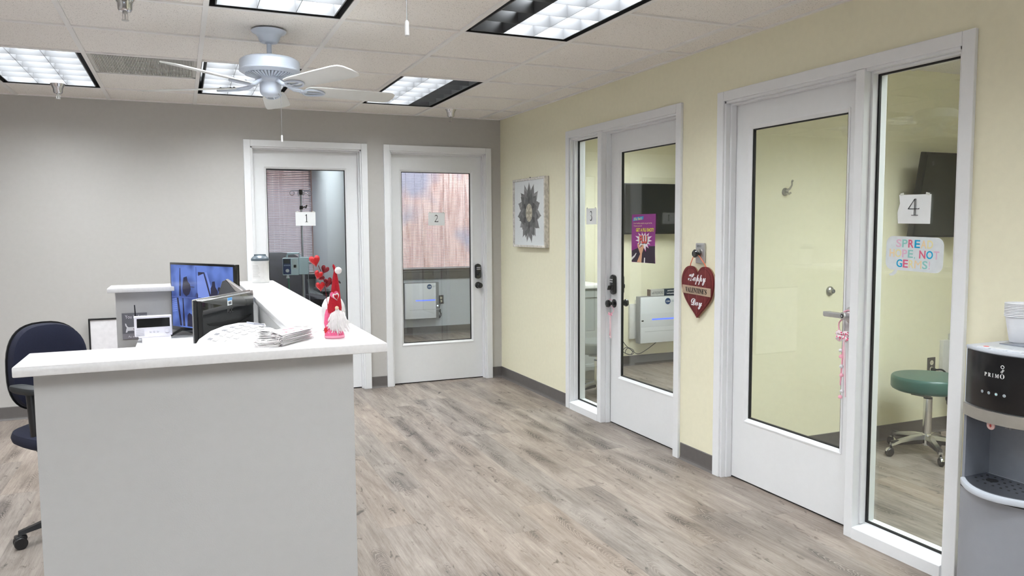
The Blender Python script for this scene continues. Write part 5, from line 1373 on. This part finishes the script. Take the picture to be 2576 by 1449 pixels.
def outlet(x, y, z, lab, nm='wall_outlet'):
    t = thing(nm, lab, 'outlet', (x, y, z))
    q = MB(); q.box(x-.036, x+.036, y-.006, y, z-.058, z+.058, .002); q.build('plate', P('brown_steel_plate', (.12, .105, .10), .35, metal=.3), t)
    for dz in (-.022, .022):
        q = MB(); q.lathe([(.0165, 0), (.0165, .002), (0, .002)], (x, y-.0055, z+dz), 20, Matrix.Rotation(R(90), 3, 'X'), (1, 1, 1)); q.build('socket', P('ivory_socket', (.78, .74, .58), .4), t)
        q = MB(); q.box(x-.007, x-.005, y-.0080, y-.0074, z+dz-.001, z+dz+.007); q.box(x+.005, x+.007, y-.0080, y-.0074, z+dz-.001, z+dz+.007); q.cyl((x, y-.0074, z+dz-.008), (x, y-.0080, z+dz-.008), .002, seg=8); q.build('slots', M_BLACK, t, smooth=False)
    return t
outlet(1.893, -3.101, .468, 'brown metal duplex outlet with ivory sockets above the green stool')
q = MB(); q.cyl((1.893, -3.108, .446), (1.900, -3.135, .445), .013, .008, 12); q.build('power_plug', M_BLACK, pf4)
outlet(.43, YW-.001, .46, 'small dark outlet plate right of the purifier behind the second door')

def wall_tv(x0_, x1_, z0_, z1_, y_, lab, tilt, mount):
    t = thing('television', lab, 'television', ((x0_+x1_)/2, y_, z0_))
    q = MB(); q.box(x0_, x1_, -.045, 0, 0, z1_-z0_, .006)
    M0 = Matrix.Translation((0, y_, z0_)) @ Matrix.Rotation(tilt, 4, 'X')
    q.xf(M0); q.build('casing', P('tv_black', (.012, .012, .012), .35), t)
    q = MB(); q.box(x0_+.012, x1_-.012, -.0465, -.044, .016, z1_-z0_-.012); q.xf(M0); q.build('screen', P('tv_screen_off', (.012, .013, .013), .10), t, smooth=False)
    q = MB(); q.box(x0_+.25, x1_-.25, y_-.01, mount, z0_+.15, z1_-.15, .004); q.build('mount', M_BLACK, t)
    return t
wall_tv(1.30, 2.10, 1.352, 1.862, -.045, 'dark flat television on the wall seen through the third door', 0, -.002)
wall_tv(1.515, 2.50, 1.352, 1.895, -3.185, 'dark tilted television on a wall arm seen through the large sidelight', R(9), -3.101)

def stool(x, y, rz, lab, seatcol, zs, rs=.212, ls=.25, zth=.075):
    t = thing('rolling_stool', lab, 'stool', (x, y, 0), rz, 'rolling stools')
    q = MB(); q.lathe([(0, zs-zth), (rs*.88, zs-zth), (rs*.97, zs-zth+.010), (rs, zs-zth+.022), (rs, zs-.020), (rs*.985, zs-.008), (rs*.95, zs-.001), (rs*.6, zs+.001), (0, zs+.001)], seg=56); q.build('seat', seatcol, t, world=False)
    q = MB(); q.cyl((0, 0, zs-zth-.018), (0, 0, zs-zth), .055, .085, 24); q.obox((.05, .04, zs-zth-.012), (.14, .10, .012), (0, 0, .4), .003); q.build('seat_plate', P('grey_metal_plate', (.20, .20, .20), .4, metal=.6), t, world=False)
    q = MB(); q.tube([(-.03, -.02, zs-zth-.010), (-.12, -.05, zs-zth-.018), (-.20, -.075, zs-zth-.026)], [.005, .006, .008], 8); q.build('height_lever', M_BLACK, t, world=False)
    q = MB(); q.cyl((0, 0, .33 if zs > .48 else .27), (0, 0, zs-zth-.015), .014, seg=20); q.build('piston', M_CHROME, t, world=False)
    q = MB(); q.cyl((0, 0, .06), (0, 0, .355 if zs > .48 else .30), .025, seg=28); q.cyl((0, 0, .10), (0, 0, .135), .035, .028, 28); q.build('column', M_CHROME, t, world=False)
    q = MB(); q.cyl((0, 0, .354 if zs > .48 else .299), (0, 0, .362 if zs > .48 else .307), .0255, seg=28); q.build('collar', M_BLACK, t, world=False)
    for k in range(5):
        a = 2*PI*k/5; ROT = Matrix.Rotation(a, 4, 'Z')
        q = MB(); rings = []
        for (xx, zt, zb, hw) in ((.02, .128, .100, .020), (.10, .122, .098, .018), (.18, .104, .086, .016), (ls-.008, .082, .066, .014)):
            rings.append([q.bm.verts.new(p) for p in ((xx, -hw, zb), (xx, hw, zb), (xx, hw*.8, zt), (xx, -hw*.8, zt))])
        for A, Bq in zip(rings, rings[1:]):
            for i in range(4): q.bm.faces.new((A[i], A[(i+1) % 4], Bq[(i+1) % 4], Bq[i]))
        q.bm.faces.new(rings[0]); q.bm.faces.new(rings[-1]); bmesh.ops.recalc_face_normals(q.bm, faces=q.bm.faces[:]); q.xf(ROT)
        lg = q.build('leg', P('polished_aluminium', (.55, .55, .56), .22, metal=1.0), t, world=False)
        q = MB(); q.box(.03, ls-.012, -.012, .012, .070, .100, .006); q.xf(ROT); q.build('leg_underside', M_BLACK, lg, world=False)
        q = MB(); q.cyl((ls-.012, 0, .045), (ls-.012, 0, .070), .007, seg=10)
        q.lathe([(0, 0), (.021, 0), (.0265, .005), (.0265, .022), (.021, .027), (0, .027)], (ls-.002, -.0135, .0267), 22, Matrix.Rotation(R(-90), 3, 'X')); q.xf(ROT); q.build('caster', M_BLACK, lg, world=False)
        q = MB(); q.lathe([(.0275, .004), (.029, .006), (.029, .021), (.0275, .023)], (ls-.002, -.0135, .0285), 22, Matrix.Rotation(R(-90), 3, 'X'), cap=False)
        bmesh.ops.delete(q.bm, geom=[v for v in q.bm.verts if v.co.z < .030], context='VERTS'); q.xf(ROT); q.build('caster_hood', M_CHROME, lg, world=False)
    return t
stool(1.44, -3.445, R(165), 'green vinyl rolling stool with chrome base seen through the large sidelight', P('green_vinyl', (.045, .122, .104), .32, noise=.05), .497, zth=.092)
stool(.42, -1.10, R(200), 'grey vinyl rolling stool in front of the cabinet seen through the narrow sidelight', P('grey_vinyl', (.17, .18, .17), .35, noise=.05), .470, .20, .25, .10)

# counter cabinet behind the narrow sidelight
cb = thing('base_cabinet', 'grey base cabinet with recessed door panel seen through the narrow sidelight', 'cabinet', (.47, -.30, 0))
GC = P('grey_cabinet', (.36, .38, .37), .5, noise=.01)
q = MB(); q.box(.125, .80, -.575, -.012, .09, .868); q.box(.14, .79, -.52, -.012, .0, .09); q.build('carcass', GC, cb, smooth=False)
for (a, b) in ((.135, .455), (.465, .790)):
    q = MB(); ring(q, a, b, .11, .845, .06, -.595, -.576, .003); q.box(a+.055, b-.055, -.585, -.576, .16, .79); q.build('door', GC, cb, smooth=False)
q = MB(); q.box(.125, .825, -.610, -.002, .868, .900, .004); tag(q.build('counter_slab', P('counter_white', (.80, .80, .78), .3)), 'white counter slab on the grey cabinet behind the narrow sidelight', 'countertop')

# book-like block signs on the purifier
bs = thing('block_sign', 'small wooden block sign with grey lettering standing on the purifier', 'sign', (1.70, -.07, .720))
q = MB(); q.box(1.613, 1.775, -.10, -.045, .7185, .785, .001); q.build('block', P('block_wood_grey', (.55, .55, .53), .6), bs, smooth=False)
q = MB(); q.box(1.604, 1.613, -.098, -.045, .7185, .785); q.build('block_end', P('block_brown', (.18, .13, .11), .6), bs, smooth=False)
text('lettering', 'wifi PASSWORD', .03, P('block_text', (.14, .14, .14), .6), bs, FRM_B(1.695, -.1006, .750), .0004, width=.138, height=.030)
bk = thing('block_sign', 'small navy block sign with white lettering beside the wooden block on the purifier', 'sign', (1.86, -.07, .720))
q = MB(); q.box(1.776, 1.93, -.10, -.045, .7185, .785, .001); q.build('block', P('block_navy', (.02, .035, .06), .5), bk, smooth=False)
text('lettering', 'patient\u2019s', .03, WH, bk, FRM_B(1.862, -.1006, .768), .0004, width=.09, height=.018, weight=.0005)
text('lettering', 'well-patient', .03, WH, bk, FRM_B(1.858, -.1006, .738), .0004, width=.105, height=.018, weight=.0005)

# coat hook and door stop on the wall of the fourth room
hk = thing('coat_hook', 'brushed steel coat hook on the wall behind the fourth door', 'hook', (.589, -3.10, 1.634))
q = MB(); q.lathe([(.024, 0), (.024, .004), (.020, .008), (0, .010)], (.585, -3.10, 1.632), 28, Matrix.Rotation(R(90), 3, 'X')); q.build('rose', M_NICKEL, hk)
q = MB(); q.tube([(.585, -3.108, 1.636), (.590, -3.135, 1.650), (.592, -3.150, 1.672), (.592, -3.148, 1.690), (.592, -3.156, 1.698)], [.008, .006, .005, .0055, .0065], 10); q.tube([(.585, -3.106, 1.628), (.590, -3.130, 1.618), (.592, -3.142, 1.626)], [.008, .006, .006], 10); q.build('arm', M_NICKEL, hk)
ds = thing('door_stop', 'round satin metal wall door stop behind the fourth door', 'door stop', (.962, -3.10, 1.016))
q = MB(); q.lathe([(.030, 0), (.030, .006), (.024, .014), (.016, .018), (.014, .028)], (.962, -3.10, 1.016), 28, Matrix.Rotation(R(90), 3, 'X')); q.build('base', M_NICKEL, ds)
q = MB(); q.lathe([(.014, .026), (.013, .034), (.008, .036), (.006, .032), (0, .032)], (.962, -3.10, 1.016), 24, Matrix.Rotation(R(90), 3, 'X')); q.build('rubber_tip', P('grey_rubber', (.16, .16, .15), .7), ds)

# first room: recliner and infusion stand
M_LEA = P('charcoal_leather', (.020, .018, .028), .65, noise=.3, scale=18, bump=.5, bscale=40)
rc_ = thing('recliner', 'dark charcoal leather recliner behind the infusion pump in the first room', 'armchair', (-1.80, 2.0, 0), R(8))
B = lambda name, m, mat: m.build(name, mat, rc_, world=False)
q = MB(); pad(q, .37, .36, 4, [(-.09, .9), (-.07, 1.0), (.06, 1.0), (.10, .92), (.11, .5)], 'y', off=(0, .30, .80), warp=lambda v: Vector((v.x*(1-.12*max(0, v.z)), v.y+.30*v.z, v.z))); B('back', q, M_LEA)
q = MB(); pad(q, .29, .30, 4, [(-.09, .92), (-.06, 1.0), (.05, 1.0), (.08, .94), (.09, .5)], 'z', off=(0, -.05, .42)); B('seat', q, M_LEA)
for s in (-1, 1):
    q = MB(); pad(q, .075, .40, 4, [(-.04, .9), (-.02, 1), (.03, 1), (.045, .85)], 'z', off=(s*.37, -.02, .64)); q.box(s*.37-.05, s*.37+.05, -.36, .32, .10, .61, .02); B('arm', q, M_LEA)
q = MB(); q.box(-.30, .30, -.34, .30, 0.001, .34, .02); B('base', q, M_BLACK)
q = MB(); pad(q, .28, .14, 4, [(-.04, .9), (-.02, 1), (.03, 1), (.045, .85)], 'z', off=(0, -.44, .36)); B('footrest', q, M_LEA)
rt = thing('side_table', 'small black ledge table beside the recliner under the window', 'table', (-1.30, 2.1, 0))
q = MB(); q.box(-1.36, -1.245, 1.90, 2.55, .70, .735, .006); q.build('table_top', M_BLACK, rt)
q = MB(); q.box(-1.26, -1.246, 1.95, 2.5, 0.0, .70, .003); q.build('support', M_BLACK, rt)

iv = thing('infusion_stand', 'chrome infusion pole with black hook head in the first room', 'infusion stand', (-1.705, .92, 0), 0)
px, py = -1.705, .92
q = MB(); q.cyl((px, py, .10), (px, py, 1.10), .0155, seg=18); q.build('lower_pole', M_CHROME, iv)
q = MB(); q.cyl((px, py, 1.05), (px, py, 1.80), .0095, seg=16); q.build('upper_pole', M_CHROME, iv)
q = MB(); q.cyl((px, py, 1.615), (px, py, 1.650), .018, .015, 16); q.cyl((px, py, 1.632), (px+.035, py-.01, 1.640), .006, seg=10); q.obox((px+.045, py-.012, 1.642), (.012, .026, .034), (0, R(20), 0), .003); q.build('clamp', M_BLACK, iv)
q = MB(); q.cyl((px, py, 1.755), (px, py, 1.805), .014, .019, 16); q.build('hook_head', M_BLACK, iv)
for k, a in enumerate((8, 98, 188, 278)):
    q = MB(); c, s = math.cos(R(a)), math.sin(R(a)); pts = [(px+c*.014, py+s*.014, 1.795), (px+c*.055, py+s*.055, 1.795)]
    for j in range(9):
        th = R(80-38*j); pts.append((px+c*(.085+.022*math.cos(th)), py+s*(.085+.022*math.cos(th)), 1.770+.024*math.sin(th)))
    q.tube(pts, .003, 6); q.build('hook', M_CHROME, iv)
for k in range(5):
    a = 2*PI*k/5+.3; c, s = math.cos(a), math.sin(a)
    q = MB(); q.tube([(px, py, .115), (px+c*.15, py+s*.15, .095), (px+c*.30, py+s*.30, .065)], [.018, .014, .012], 8); lg = q.build('leg', M_BLACK, iv)
    q = MB(); q.cyl((px+c*.30-s*.012, py+s*.30+c*.012, .03), (px+c*.30+s*.012, py+s*.30-c*.012, .03), .028, seg=18); q.cyl((px+c*.3, py+s*.3, .04), (px+c*.3, py+s*.3, .07), .007, seg=8); q.build('caster', M_BLACK, lg)
ip = thing('infusion_pump', 'pale blue infusion pump with navy keypad clamped on the pole', 'pump', (-1.775, .89, .985), R(-12))
B = lambda name, m, mat: m.build(name, mat, ip, world=False)
PB = P('pale_blue_casing', (.62, .76, .84), .4, noise=.01)
q = MB(); q.box(-.120, .030, -.055, .045, 0, .165, .006); q.box(.030, .120, -.035, .075, .004, .170, .008); B('casing', q, PB)
q = MB(); q.tube([(-.085, 0, .160), (-.075, 0, .205), (.030, 0, .208), (.042, 0, .165)], [.012, .010, .010, .012], 10); B('handle', q, PB)
q = MB(); q.box(-.114, -.042, -.0575, -.054, .010, .158, .001); kp = q.build('keypad', P('navy_keypad', (.02, .045, .16), .35), ip, world=False)
q = MB(); q.box(-.108, -.048, -.0585, -.057, .112, .152); q.build('display', P('pump_display', (.05, .06, .07), .15), kp, world=False, smooth=False)
q = MB(); q.cyl((-.074, -.057, .044), (-.074, -.068, .044), .018, .015, 20); q.build('dial', P('dial_white', (.75, .78, .82), .4), kp, world=False)
for i in range(4): q = MB(); q.box(-.106+.0155*i, -.095+.0155*i, -.0590, -.057, .090, .100, .001); q.build('key', P('key_light_blue', (.40, .50, .72), .4), kp, world=False)
q = MB(); q.box(-.030, .020, -.0565, -.0535, .060, .150, .001); B('tubing_door', q, P('door_pale', (.62, .70, .74), .35))
q = MB(); q.box(-.016, .008, -.060, -.054, .072, .100, .003); B('latch', q, M_BLACK)
q = MB(); q.cyl((.125, .0, .12), (.150, -.01, .12), .016, seg=14); B('clamp_knob', q, P('dial_white', (.75, .78, .82), .4))
q = MB(); q.cyl((-.075, -.03, -.03), (-.075, -.03, .002), .017, .010, 14); B('drip_cap', q, P('dial_white', (.75, .78, .82), .4))
q = MB(); q.tube([(-.070, -.03, -.02), (-.066, -.03, -.12), (-.064, -.03, -.145)], .006, 8); B('green_strap', q, P('green_strap', (.03, .22, .13), .6))
q = MB(); q.tube([(.11, .03, .01), (.118, .03, -.2), (.124, .03, -.46), (.14, .03, -.55)], .0045, 6); B('cable', q, P('grey_cable', (.35, .37, .42), .5))
